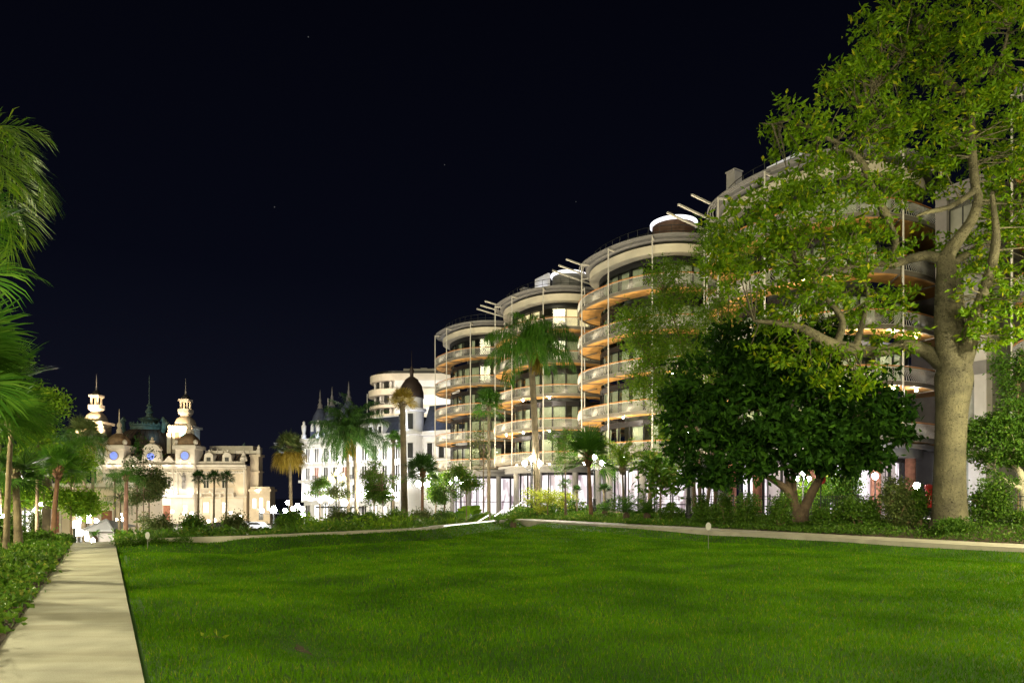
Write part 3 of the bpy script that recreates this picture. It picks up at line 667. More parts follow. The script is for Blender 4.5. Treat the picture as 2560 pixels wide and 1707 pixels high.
# clock pavilions
for p in (287, 464):
    o = part('clock_tower', cbox(cbox(cbox(MB(), p - 24, p + 24, -.4, 4.7, 1161.4, 1122), p - 29, p + 29, -1.0, 5.2, 1122, 1114), p - 26, p + 26, -.7, 5, 1114, 1112), M['stone'], CAS)
    part('clock_surround', MB().tube([(1.15 * math.cos(t), 1.15 * math.sin(t), .12) for t in np.linspace(0, 2 * PI, 25)], .14, 6), M['concrete'], o, loc=(cx(p), -.42, cz(1139))).rotation_euler = (R(90), 0, 0)
    part('clock_face', MB().lathe([(.001, .16), (1.0, .16), (1.0, 0)], (0, 0, 0), 24), M['bluelit'], o, loc=(cx(p), -.42, cz(1139))).rotation_euler = (R(90), 0, 0)
    h = cz(1082) - cz(1112)
    d = part('dome', MB().lathe([(2.45, 0), (2.55, .12 * h), (2.45, .4 * h), (2.05, .65 * h), (1.4, .88 * h), (.75, h), (.001, h)], (cx(p), 2.0, cz(1112)), 24, 3.2), M['browndome'], o, True)
    s_ = p == 287
    part('finial', MB().lathe([(.85, 0), (.6, .5), (.75, .8), (.45, 1.4), (.35, 1.5), (.62, 2.1), (.55, 2.6), (.2, 3.0), (.16, 3.4), (.12, 3.5 if not s_ else 5.5), (.02, 4.0 if not s_ else 6.7)], (cx(p), 2.0, cz(1082)), 12), M['stone2'], d, True)
    for q in (-24, 24): part('urn', MB().lathe([(.3, 0), (.6, .6), (.55, 1.1), (.1, 1.5)], (cx(p + q), .2, cz(1112)), 10), M['stone'], o, True)
# central pediment with clock
prof = [(cx(354), cz(1153)), (cx(404), cz(1153)), (cx(398), cz(1126)), (cx(402), cz(1124))] + [(cx(379.5 + 21 * math.cos(t)), cz(1123 - 14 * math.sin(t))) for t in np.linspace(.1, PI - .1, 12)] + [(cx(357), cz(1124)), (cx(361), cz(1126))]
o = part('pediment', MB().slab_y(prof, -.3, 1.1), M['stone'], CAS)
part('clock_face', MB().lathe([(.001, .14), (.95, .14), (.95, 0)], (0, 0, 0), 24), M['bluelit'], o, loc=(cx(378), -.31, cz(1141))).rotation_euler = (R(90), 0, 0)
part('finial', MB().lathe([(.9, 0), (.5, .3), (.7, .7), (.25, 1.0), (.35, 1.4), (.02, 1.8)], (cx(378), .5, cz(1108)), 10), M['stone2'], o)
# great dome with copper crest
mid = cxd(373, 14); zb = czd(1140, 14)
prof = [(9.0, 0), (8.9, 1.8), (8.4, 3.4), (7.3, 5.2), (5.9, 6.7), (5.0, 7.2), (.001, 7.3)]
dm = MB().lathe(prof, (mid, 14, zb), 40)
for k in range(40):
    t = k / 40 * 2 * PI; dm.tube([(mid + (r + .06) * math.cos(t), 14 + (r + .06) * math.sin(t), zb + z) for r, z in prof[:-1]], .10, 4)
D = part('great_dome', dm, M['domedark'], CAS)
cr = MB().lathe([(4.9, 0), (4.7, 1.3), (5.0, 1.4), (5.0, 1.8), (4.4, 1.9)], (mid, 14, zb + 6.95), 32)
for k in range(22): t = k / 22 * 2 * PI; cr.lathe([(.2, 0), (.32, .35), (.1, .6), (.02, .8)], (mid + 4.8 * math.cos(t), 14 + 4.8 * math.sin(t), zb + 8.75), 6)
cr.lathe([(2.6, 1.8), (2.0, 2.6), (3.0, 3.6), (1.0, 4.2), (.7, 5.0), (1.1, 5.6), (.7, 6.3), (.35, 6.9), (.8, 7.3), (.2, 8.0), (.10, 8.6), (.08, 15.0), (.02, 16.2)], (mid, 14, zb + 6.95), 14)
part('crest', cr, M['copper'], D)
for sg in (-1, 1):
    x = mid + sg * 5.6; part('crest_ornament', MB().tube([(x - sg * .6, 11.5, zb + 5.8), (x + sg * .2, 11, zb + 7.6), (x + sg * .5, 11, zb + 9.2), (x - sg * .2, 11, zb + 10.4), (x - sg * .7, 11, zb + 9.6)], [.35, .75, .9, .55, .2], 8), M['copper'], D)
# bell towers behind
for p, dy, lit in ((241, 0, 1), (464, 11 * KC, 0)):
    y = 11; x = cxd(p, y)
    def z(q): return czd(q, y) - dy
    o = part('bell_tower', MB().box(x - 2.7, x + 2.7, y - 2.7, y + 2.7, czd(1165, y), z(1062)).box(x - 3.3, x + 3.3, y - 3.3, y + 3.3, z(1062), z(1056)).box(x - 2.5, x + 2.5, y - 2.5, y + 2.5, z(1056), z(1053.5)), M['stone'], CAS)
    for q in (-1, 1): part('side_turret', MB().box(x + q * 3.1 - .55, x + q * 3.1 + .55, y - 3.2, y - 2.1, cz(1150), z(1075)).lathe([(.7, 0), (.4, .3), (.5, .8), (.1, 1.6), (.02, 2.6)], (x + q * 3.1, y - 2.7, z(1075)), 8), M['stone'], o)
    for q in (-1.1, 1.1): part('opening', MB().box(x + q - .55, x + q + .55, y - 2.76, y - 2.71, z(1106), z(1072)), M['browndome'], o)
    part('dome', MB().lathe([(2.45, 0), (2.4, .6), (2.0, 1.7), (1.35, 2.4), (1.1, 2.5)], (x, y, z(1053.5)), 16, 4), M['stone2'], o, True)
    part('gallery', MB().lathe([(1.1, 0), (1.5, .5), (1.75, .9), (1.75, 1.2)], (x, y, z(1030)), 16, 4).lathe([(1.7, 1.2), (1.7, 1.9), (1.4, 1.9), (1.4, 1.2)], (x, y, z(1030)), 16, 5), M['stone'], o)
    la = MB()
    for q in (0, 1, 2, 3): a_ = q * PI / 2 + PI / 4; la.lathe([(.38, 0), (.26, .3), (.26, 1.7), (.42, 2.1)], (x + 1.25 * math.cos(a_), y + 1.25 * math.sin(a_), z(1012)), 8)
    la.box(x - 1.4, x + 1.4, y - 1.4, y + 1.4, z(1012) + 2.1, z(1012) + 2.7)
    ln = part('lantern', la, M['stone'], o)
    part('cap', MB().lathe([(1.25, 0), (1.15, .5), (.6, 1.1), (.2, 1.5)], (x, y, z(1012) + 2.7), 12), M['slate'], o, True)
    part('spire', MB().lathe([(.28, 0), (.15, .4), (.22, .7), (.09, 1.2), (.07, 3.5), (.01, 4.6)], (x, y, z(1012) + 4.1), 8), M['concrete'], o)
    light('POINT', (CAS.location[0] + x, 180 + y, CAS.location[2] + z(1005)), 40, (1, .70, .38), .25)
    cl = CAS.location
    for q in (-4.5, 4.5): light('SPOT', (cl[0] + x + q, 180 + y - 8.5, cl[2] + czd(1096, y)), 8000 if lit else 4500, (1, .72, .45), .3, (cl[0] + x, 180 + y, cl[2] + z(1040)), 62)
cl = CAS.location; FL = .10
def flood(px, yo, pz, power, col, tx, tz, ty=0., size=.6):
    light('AREA', (cl[0] + cx(px), 180 + yo, cl[2] + cz(pz)), power * FL, col, size, (cl[0] + cx(tx), 180 + ty, cl[2] + cz(tz)))
for p in (275, 320, 365, 410, 462): flood(p, -9, 1298, 1000, (1, .85, .62), p, 1215)
for p in (505, 550, 595): flood(p, -5, 1298, 330, (1, .84, .62), p, 1215)
for p in (275, 298, 340, 380, 420, 452, 476): flood(p, -1.6, 1166, 170, (1, .88, .76), p, 1130, 1)
for p in (500, 540, 580): flood(p, -1.6, 1164, 60, (1, .86, .70), p, 1140, 2)
for p in (270, 300, 330, 360, 395, 418, 438, 475): flood(p, -1.5, 1236, 300, (1, .88, .70), p, 1180, -.2, .3)
for p in (497, 528, 560, 595): flood(p, -.4, 1231, 110, (1, .83, .60), p, 1180, 1.2, .3)
flood(240, -4, 1298, 500, (1, .84, .68), 240, 1225); flood(645, -4, 1300, 320, (1, .66, .40), 645, 1250); flood(640, 1.2, 1226, 260, (1, .85, .68), 628, 1180, 6)
flood(352, 6, 1075, 350, (.25, .75, 1), 346, 1062, 11); flood(420, 8, 1080, 350, (.25, .75, 1), 425, 1062, 12); flood(455, 9, 1110, 500, (.5, .75, 1), 435, 1090, 14)
flood(640, -3, 1212, 160, (1, .9, .75), 640, 1150, 6)

# ---------------------------------------------------------------- white hotel, left of the towers
PA, PB = at(760, 1105, 135), at(1003, 1096, 121)
hx = PB[:2] - PA[:2]; HW = float(np.linalg.norm(hx)); hr = math.atan2(hx[1], hx[0]); HZ = -4.6
HOT = thing('hotel', 'ornate floodlit white hotel with grey domes and dormers, left of the balcony towers', 'hotel', (PA[0], PA[1], HZ), hr)
def hw(lx, ly, lz): return (PA[0] + lx * math.cos(hr) - ly * math.sin(hr), PA[1] + lx * math.sin(hr) + ly * math.cos(hr), HZ + lz)
ZC = 17.0
part('wall', MB().box(0, HW, 0, 14, 0, ZC), M['whitestone'], HOT)
mb = MB()
for z0, h, o in ((ZC - .1, .7, .9), (ZC - .9, .3, .4), (12.2, .5, .9), (9.0, .5, 1.0), (5.2, .4, .5)): mb.box(-o * .5, HW + .02, -o, -.001, z0, z0 + h)
part('cornice', mb, M['whitestone'], HOT)
nb = 10; bw = HW / nb
for i in range(nb + 1):
    part('pilaster', MB().box(i * bw - .28, i * bw + .28, -.35, -.002, 5.6, 9.0).box(i * bw - .28, i * bw + .28, -.35, -.002, 9.5, 12.2).box(i * bw - .28, i * bw + .28, -.35, -.002, 12.7, ZC - .9), M['whitestone'], HOT)
for i in range(nb):
    x = (i + .5) * bw
    for z0, h, m in ((1.0, 3.6, 'winlit' if i % 3 else 'windark'), (6.0, 2.5, 'windark' if i % 2 else 'winlit'), (9.7, 2.2, 'brickred' if i in (1, 4) else 'windark'), (13.0, 2.6, 'windark')):
        w = part('window', MB().box(x - .72, x - .58, -.2, -.001, z0, z0 + h).box(x + .58, x + .72, -.2, -.001, z0, z0 + h).box(x - .8, x + .8, -.3, -.001, z0 + h, z0 + h + .25).box(x - .05, x + .05, -.15, -.001, z0, z0 + h), M['whitestone'], HOT)
        part('pane', MB().box(x - .58, x + .58, -.08, -.003, z0, z0 + h), M[m], w)
    if i > 0:
        b = MB().box(x - .95, x + .95, -.95, -.90, 10.3, 10.36)
        for k in np.linspace(x - .92, x + .92, 14): b.box(k - .02, k + .02, -.94, -.90, 9.5, 10.3)
        part('balcony_railing', b, M['iron'], HOT)
# roof, dormers
x0 = 4.6; v = [(x0, .4, ZC + .6), (HW, .4, ZC + .6), (HW, 3, ZC + 4.0), (x0, 3, ZC + 4.0), (x0, 12, ZC + 4.0), (HW, 12, ZC + 4.0), (x0, 12, ZC + .6), (HW, 12, ZC + .6)]
part('mansard_roof', MB().add(v, [[0, 1, 2, 3], [3, 2, 5, 4], [0, 3, 4, 6], [1, 7, 5, 2]]), M['blueslate'], HOT)
part('roof_edge', MB().box(x0, HW, 2.8, 3.2, ZC + 4.0, ZC + 4.25), M['whitestone'], HOT)
for i in range(7):
    x = 6.5 + i * 2.35
    o = part('dormer', MB().slab_y([(x - .7, ZC + .6), (x + .7, ZC + .6), (x + .7, ZC + 2.0), (x, ZC + 3.0), (x - .7, ZC + 2.0)], -.1, 2.0), M['whitestone'], HOT)
    part('window', MB().box(x - .35, x + .35, -.16, -.11, ZC + .8, ZC + 2.0), M['windark'], o)
for x, rr, zz in ((2.6, 1.75, 0), (6.0, 1.75, .3), (10.6, 1.75, .9)):
    o = part('dome', MB().lathe([(rr + .1, ZC + .6), (rr + .15, ZC + 2.2), (rr, ZC + 3.6), (rr * .75, ZC + 5.2), (rr * .4, ZC + 6.3), (.5, ZC + 6.7), (.001, ZC + 6.7)], (x, 1.8, zz), 20), M['blueslate'], HOT, True)
    part('dome_window', MB().slab_y([(x - .3, ZC + 2.0 + zz), (x + .3, ZC + 2.0 + zz), (x + .3, ZC + 3.0 + zz), (x, ZC + 3.6 + zz), (x - .3, ZC + 3.0 + zz)], -.3, .8), M['whitestone'], o)
    part('finial', MB().lathe([(.6, 0), (.4, .5), (.5, .7), (.2, 1.3), (.30, 1.6), (.12, 2.3), (.16, 2.6), (.03, 3.8)], (x, 1.8, ZC + 6.65 + zz), 12), M['darkconcrete'], o, True)
for x in (.2, 4.3): part('statue', MB().lathe([(.55, 0), (.5, .8), (.3, 1.0), (.42, 1.8), (.5, 2.6), (.2, 3.0), (.28, 3.3), (.02, 3.6)], (x, -.2, ZC + .6), 10), M['whitestone'], HOT, True)
for x in (5.2, 15.8): part('flagpole', MB().tube([(x, 1.5, ZC + 3), (x, 1.5, ZC + 8.5)], .07, 6), M['white'], HOT)
part('marquee', MB().box(8, 17, -4, -1.1, 4.2, 4.5), M['iron'], HOT)
# round corner tower and right wing
tx = HW + 2.0
o = part('round_tower', MB().lathe([(2.3, 0), (2.3, ZC), (2.8, ZC + .1), (2.8, ZC + .6), (2.15, ZC + .7), (2.15, ZC + 4.1), (2.6, ZC + 4.3), (2.6, ZC + 4.7), (2.0, ZC + 4.8), (2.0, ZC + 6.6)], (tx, .5, 0), 32), M['whitestone'], HOT)
part('dome', MB().lathe([(2.15, ZC + 6.6), (2.1, ZC + 7.6), (1.8, ZC + 8.8), (1.1, ZC + 9.9), (.3, ZC + 10.5), (.35, ZC + 11), (.42, ZC + 11.5), (.06, ZC + 12.3), (.03, ZC + 15)], (tx, .5, 0), 28), M['domedark'], o, True)
for k, a in enumerate((-2.2, -1.57, -.95)):
    for z0, h in ((ZC + 1.0, 2.7), (13, 2.6), (9.7, 2.2)):
        px, py = tx + 2.32 * math.cos(a), .5 + 2.32 * math.sin(a)
        if z0 > ZC: px, py = tx + 2.17 * math.cos(a), .5 + 2.17 * math.sin(a)
        w = link('window', MB().box(-.45, .45, -.05, .05, z0, z0 + h).mesh('window', M['windark']), o, (px, py, 0), a + PI / 2)
part('wing_wall', MB().box(tx + 2, tx + 14, .8, 12, 0, ZC), M['whitestone'], HOT)
part('wing_cornice', MB().box(tx + 2.3, tx + 14, 0, .79, ZC - .1, ZC + .6).box(tx + 2.3, tx + 14, .1, .79, 12.2, 12.7).box(tx + 2.3, tx + 14, .1, .79, 9, 9.5), M['whitestone'], HOT)
part('wing_roof', MB().add([(tx + 2, 1, ZC + .6), (tx + 14, 1, ZC + .6), (tx + 14, 3, ZC + 5.4), (tx + 2, 3, ZC + 5.4), (tx + 2, 10, ZC + 5.4), (tx + 14, 10, ZC + 5.4)], [[0, 1, 2, 3], [3, 2, 5, 4]]), M['blueslate'], HOT)
for i in range(3):
    for z0, h in ((13, 2.6), (9.7, 2.2), (6, 2.5)):
        x = tx + 4 + i * 2.6; w = part('window', MB().box(x - .8, x - .6, .6, .79, z0, z0 + h).box(x + .6, x + .8, .6, .79, z0, z0 + h), M['whitestone'], HOT); part('pane', MB().box(x - .6, x + .6, .7, .78, z0, z0 + h), M['windark'], w)
def hflood(lx, ly, lz, pw, col, tx_, tz): light('AREA', hw(lx, ly, lz), pw * .065, col, .5, hw(tx_, 0, tz))
for i in range(nb + 1):
    for z0, pw in ((5.7, 700), (9.6, 360), (12.8, 500)): hflood(i * bw, -1.3, z0, pw, (1, .98, .95), i * bw, z0 + 4)
for x in (1.5, 5, 9, 14, 19, 24): hflood(x, -1.2, ZC + .7, 110, (.55, .70, 1), x, ZC + 3)
for x in (26, 30, 34): hflood(x, -4, 9, 700, (.95, .94, 1), x, 14)
hflood(tx, -2.9, ZC + 1, 500, (.7, .8, 1), tx, ZC + 5); hflood(tx + 5, -1, ZC + .7, 300, (.6, .72, 1), tx + 5, ZC + 4)

# ---------------------------------------------------------------- rounded cream block behind the hotel
kb = 152 / F; b0 = at(985, 1241, 152)
BLK = thing('apartment_block', 'rounded white apartment block with curved balconies rising behind the hotel', 'building', (b0[0], b0[1], 0))
def bz(p): return CAMZ + (1241 - p) * kb
def bx_(p): return (p - 985) * kb
rad = 6.4
def bout(o, n=20):
    th = np.linspace(PI * 1.5, PI * .6, n); L = [(bx_(985) + (rad + o) * math.cos(t) * 1.0, rad + (rad + o) * math.sin(t)) for t in th]
    return [(bx_(1150), -o)] + L + [(bx_(1150), 16)]
part('wall', MB().prism(bout(-1.6)[::-1], -5, bz(940)), M['whitestone'], BLK)
part('flat_wall', MB().box(bx_(986), bx_(1150), .06, 3, -5, bz(934)), M['whitestone'], BLK)
for p0, p1, o in ((950, 933, .1), (986, 971, .5), (1018, 1011, .3), (1052, 1034, .2)):
    part('floor_band', MB().prism(bout(o)[::-1], bz(p0), bz(p1)), M['stone'], BLK)
th = np.linspace(PI * 1.45, PI * .8, 9)
for p0, p1 in ((971, 951), (1003, 987), (1034, 1019)):
    for i, t in enumerate(th):
        part('window' if i % 2 else 'pillar', MB().tube([((rad - .9 if i % 2 == 0 else rad - 1.45) * math.cos(t), rad + (rad - .9 if i % 2 == 0 else rad - 1.45) * math.sin(t), z) for z in (bz(p0), bz(p1))], .22 if i % 2 == 0 else .62, 8), M['whitestone' if i % 2 == 0 else 'windark'], BLK)
mb = MB(); Q = np.array([((rad + .1) * math.cos(t), rad + (rad + .1) * math.sin(t)) for t in np.linspace(PI * 1.5, PI * .8, 30)])
for z in (bz(1011) + .9, bz(1011) + .1): mb.tube(np.c_[Q, np.full(30, z)], .05, 5)
for p in Q: mb.tube([(p[0], p[1], bz(1011)), (p[0], p[1], bz(1011) + .9)], .03, 4)
part('balcony_railing', mb, M['iron'], BLK)
part('roof', MB().prism(bout(-1.2)[::-1], bz(933), bz(924)), M['darkmetal'], BLK)
part('roof_plant', MB().box(bx_(1003), bx_(1150), 3, 12, bz(924), bz(915)).box(bx_(1046), bx_(1062), 4, 8, bz(915), bz(911)).box(bx_(1075), bx_(1100), 4, 8, bz(915), bz(912.5)), M['concrete'], BLK)
part('wall_band', MB().box(bx_(986), bx_(1150), -.06, .055, bz(972), bz(970.5)), M['louvre'], BLK)
for px, pz, pw in ((930, 958, 60), (955, 958, 60), (920, 992, 90), (950, 992, 90), (930, 1028, 90), (965, 1026, 90)):
    a = at(px, pz, 145); light('AREA', a, pw * .5, (1, .82, .62), .4, at(px, pz - 25, 152))
light('AREA', at(1040, 1040, 143), 150, (.95, .95, 1), .5, at(1045, 960, 152)); light('AREA', at(1090, 1010, 145), 170, (1, .95, .88), .5, at(1095, 960, 152))
# low house far left behind the trees
LH = thing('villa', 'pale pink villa glimpsed between the palm trunks at far left', 'building', (*at(40, 1330, 75)[:2], gz(*at(40, 1330, 75)[:2]) - .5))
part('wall', MB().box(-6, 12, 0, 8, 0, 6.2), M['stone2'], LH); part('cornice', MB().box(-6.2, 12.2, -.4, -.01, 4.4, 4.7).box(-6.2, 12.2, -.5, 8, 6.2, 6.6), M['stone'], LH)
for i in range(6):
    x = -4.5 + i * 2.9; w = part('window', MB().box(x - .8, x - .6, -.1, -.002, 1.2, 3.6).box(x + .6, x + .8, -.1, -.002, 1.2, 3.6).box(x - .9, x + .9, -.2, -.002, 3.6, 3.8), M['stone'], LH)
    part('pane', MB().box(x - .6, x + .6, -.06, -.004, 1.2, 3.6), M['brickred' if i % 2 else 'winlit'], w)
p = LH.location; light('AREA', (p[0] + 3, p[1] - 5, p[2] + .5), 500, (1, .86, .70), .5, (p[0] + 3, p[1], p[2] + 4))
# ---------------------------------------------------------------- vegetation tools
def leaves(mb, c, rng, L, Wd, up=.15, droop=.0, dirs=None, jit=.35):
    """small bent leaves at points c; each its own island of two faces"""
    n = len(c); a = rng.normal(size=(n, 3)) if dirs is None else dirs + rng.normal(size=(n, 3)) * .5
    a[:, 2] += up - droop; a /= np.linalg.norm(a, axis=1)[:, None]
    r = rng.normal(size=(n, 3)); r[:, 2] *= .45; b = np.cross(a, r); b /= np.linalg.norm(b, axis=1)[:, None] + 1e-9
    nn = np.cross(a, b); l = (L * (1 + jit * rng.uniform(-1, 1, n)))[:, None]; w = (Wd * (1 + jit * rng.uniform(-1, 1, n)))[:, None]
    v = np.stack([c, c + a * l * .45 + b * w / 2 + nn * w * .18, c + a * l, c + a * l * .45 - b * w / 2 + nn * w * .18], 1)
    k = np.arange(n)[:, None] * 4
    mb.add(v.reshape(-1, 3), [k + np.array([[0, 1, 2]]), k + np.array([[0, 2, 3]])])
def blob_points(rng, blobs, n, shell=.45):
    """points spread through ellipsoid clumps (x, y, z, rx, ry, rz), more toward their skins, with gaps"""
    B = np.array(blobs, float); w = (B[:, 3] * B[:, 4] * B[:, 5]) ** .75; w /= w.sum()
    k = rng.choice(len(B), n, p=w); d = rng.normal(size=(n, 3)); d /= np.linalg.norm(d, axis=1)[:, None]
    r = shell + (1.05 - shell) * rng.random(n) ** .6
    lump = 1 + .22 * np.sin(d[:, 0] * 5 + k) * np.sin(d[:, 1] * 4 + 2 * k) + .16 * np.sin(d[:, 2] * 7 + k * 3)
    return B[k, :3] + d * B[k, 3:] * (r * lump)[:, None]
def clumped(mb, rng, blobs, nclump, per, sig, L, Wd, shell=.5, up=.1, droop=0.):
    c = blob_points(rng, blobs, nclump, shell)
    p = np.repeat(c, per, 0) + rng.normal(size=(nclump * per, 3)) * sig * np.array([1, 1, .6])
    leaves(mb, p, rng, L, Wd, up, droop); return c
def twigs(mb, rng, nodes, tips, r0=.03, sag=.12, k=5):
    nodes = np.array(nodes)
    for t in tips:
        d = np.linalg.norm(nodes - t, axis=1); a = nodes[np.argmin(d)]
        if d.min() > 2.2: continue
        m = (a + t) / 2 + rng.normal(size=3) * sag * np.linalg.norm(t - a) * .6 + np.array([0, 0, sag * .5])
        s = np.linspace(0, 1, k)[:, None]; P = (1 - s) ** 2 * a + 2 * s * (1 - s) * m + s * s * t
        mb.tube(P, np.linspace(r0, r0 * .3, k), 5, False)
def curve(P, n=10):
    P = np.array(P, float); m = len(P)
    if m < 3: s = np.linspace(0, 1, n)[:, None]; return P[0] * (1 - s) + P[-1] * s
    Q = np.r_[[2 * P[0] - P[1]], P, [2 * P[-1] - P[-2]]]; out = []
    for i in range(1, m):
        p0, p1, p2, p3 = Q[i - 1], Q[i], Q[i + 1], Q[i + 2]
        for t in np.linspace(0, 1, n, endpoint=False):
            out.append(.5 * (2 * p1 + (p2 - p0) * t + (2 * p0 - 5 * p1 + 4 * p2 - p3) * t * t + (3 * p1 - p0 - 3 * p2 + p3) * t ** 3))
    out.append(P[-1]); return np.array(out)
def beyond(px, d):
    # keep plants of the right bed on the far side of the walkway
    return d if px < 1290 else max(d, 26.7 / (.859 * (px - 1280) / F + .512))
def base_at(px, d, py=None):
    x = (px - 1280) / F * d; z = float(gz(x, d)) if py is None else CAMZ + (1241 - py) / F * d
    return np.array([x, d, z])

def tree(name, label, cat, base, limbs, blobs, lm, bm, rng, nclump, per, sig, L, Wd, group=None, ntw=120, r0=.03, shell=.5, droop=0., parts=('trunk', 'crown'), leafmesh2=None):
    T = thing(name, label, cat, tuple(base), 0, group); b = np.array(base)
    nodes = []; tm = MB()
    for P, r in limbs:
        Q = curve(P, 8); R_ = np.interp(np.linspace(0, 1, len(Q)), np.linspace(0, 1, len(r)), r); nodes += list(Q); tm.tube(Q - b, R_, 14 if max(r) > .3 else 8)
    cm = MB(); c = clumped(cm, rng, [(x - b[0], y - b[1], z - b[2], rx, ry, rz) for x, y, z, rx, ry, rz in blobs], nclump, per, sig, L, Wd, shell, .1, droop)
    if ntw: twigs(tm, rng, np.array(nodes) - b, c[rng.choice(len(c), min(ntw, len(c)), replace=False)], r0)
    part(parts[0], tm, bm, T, True); part(parts[1], cm, lm, T)
    return T
def pblob(px, py, d, rp, rz=None, ry=None):
    k = d / F; p = at(px, py, d); rz = rz or rp; return (*p, rp * k, (ry or rp) * k, rz * k)

# ---------------------------------------------------------------- palms
def fan_leaf(mb, rng, o, az, el, pet, rad, seg=26, spread=2.0, droop=.5, pw=.02, pm=None):
    f = np.array([math.cos(az) * math.cos(el), math.sin(az) * math.cos(el), math.sin(el)])
    e = o + f * pet + np.array([0, 0, -.10 * pet * pet]); (pm or mb).tube([o, (o + e) / 2 + np.array([0, 0, .05 * pet]), e], [pw, pw * .7, pw * .5], 4, False)
    s = np.array([-math.sin(az), math.cos(az), 0]); roll = rng.normal() * .5; n = np.cross(f, s); s = s * math.cos(roll) + n * math.sin(roll); n = np.cross(f, s)
    a = np.linspace(-spread, spread, seg) + rng.normal(size=seg) * .03; l = rad * (1 - .22 * (a / spread) ** 2) * (1 + .08 * rng.normal(size=seg))
    w = rad * 2 * spread / seg * .44
    dr = f[None] * np.cos(a)[:, None] + s[None] * np.sin(a)[:, None] + n[None] * (.22 * np.abs(np.sin(a)))[:, None]
    sd = np.cross(dr, n[None]); sd /= np.linalg.norm(sd, axis=1)[:, None]
    m = e + dr * (l * .58)[:, None]; g = np.zeros((seg, 3)); g[:, 2] = -droop * l * (.35 + .3 * rng.random(seg)); t = e + dr * l[:, None] * (1 - .15 * droop) + g
    q = e + dr * (l * .80)[:, None] + g * .35
    v = np.stack([np.repeat(e[None], seg, 0), m + sd * w / 2, q + sd * w * .28, t, q - sd * w * .28, m - sd * w / 2], 1); k = np.arange(seg)[:, None] * 6
    mb.add(v.reshape(-1, 3), [k + np.array([[0, 1, 5]]), k + np.array([[1, 2, 4, 5]]), k + np.array([[2, 3, 4]])])
def feather(mb, rng, o, az, el, Ln, droop, nl=46, ll=.5, lw=.035, hang=.55, rm=None, twist=0.):
    n = 14; t = np.linspace(0, 1, n); ang = el - droop * t ** 1.3; st = Ln / n
    h = np.array([math.cos(az), math.sin(az), 0]); P = o + np.cumsum(np.cos(ang)[:, None] * h * st + np.sin(ang)[:, None] * np.array([0, 0, st]), 0); P = np.r_[[o], P]
    (rm or mb).tube(P, np.linspace(.028, .006, n + 1) * (Ln / 2.5), 4, False)
    tt = np.repeat(np.linspace(.14, 1, nl), 2); sg = np.tile([1, -1], nl); i = tt * n; i0 = np.minimum(i.astype(int), n - 1); fr = (i - i0)[:, None]
    B = P[i0] * (1 - fr) + P[i0 + 1] * fr; T_ = P[i0 + 1] - P[i0]; T_ /= np.linalg.norm(T_, axis=1)[:, None]
    S = np.cross(T_, [0, 0, 1.]); S /= np.linalg.norm(S, axis=1)[:, None] + 1e-9; N_ = np.cross(S, T_)
    l = ll * np.sin(PI * np.clip(.12 + .80 * tt, 0, 1)) ** .7 * (1 + .12 * rng.normal(size=2 * nl))
    D = S * sg[:, None] * .85 + T_ * (.35 + .5 * tt)[:, None] + N_ * (.25 + .2 * rng.normal(size=2 * nl))[:, None]; D /= np.linalg.norm(D, axis=1)[:, None]
    G = np.zeros((2 * nl, 3)); G[:, 2] = -hang * l
    m = B + D * (l * .5)[:, None] + G * .22; e = B + D * (l * (1 - .3 * hang))[:, None] + G
    W_ = np.cross(D, N_); W_ /= np.linalg.norm(W_, axis=1)[:, None] + 1e-9; w = lw
    v = np.stack([B, m + W_ * w / 2, e, m - W_ * w / 2], 1); k = np.arange(2 * nl)[:, None] * 4
    mb.add(v.reshape(-1, 3), [k + np.array([[0, 1, 2, 3]])])
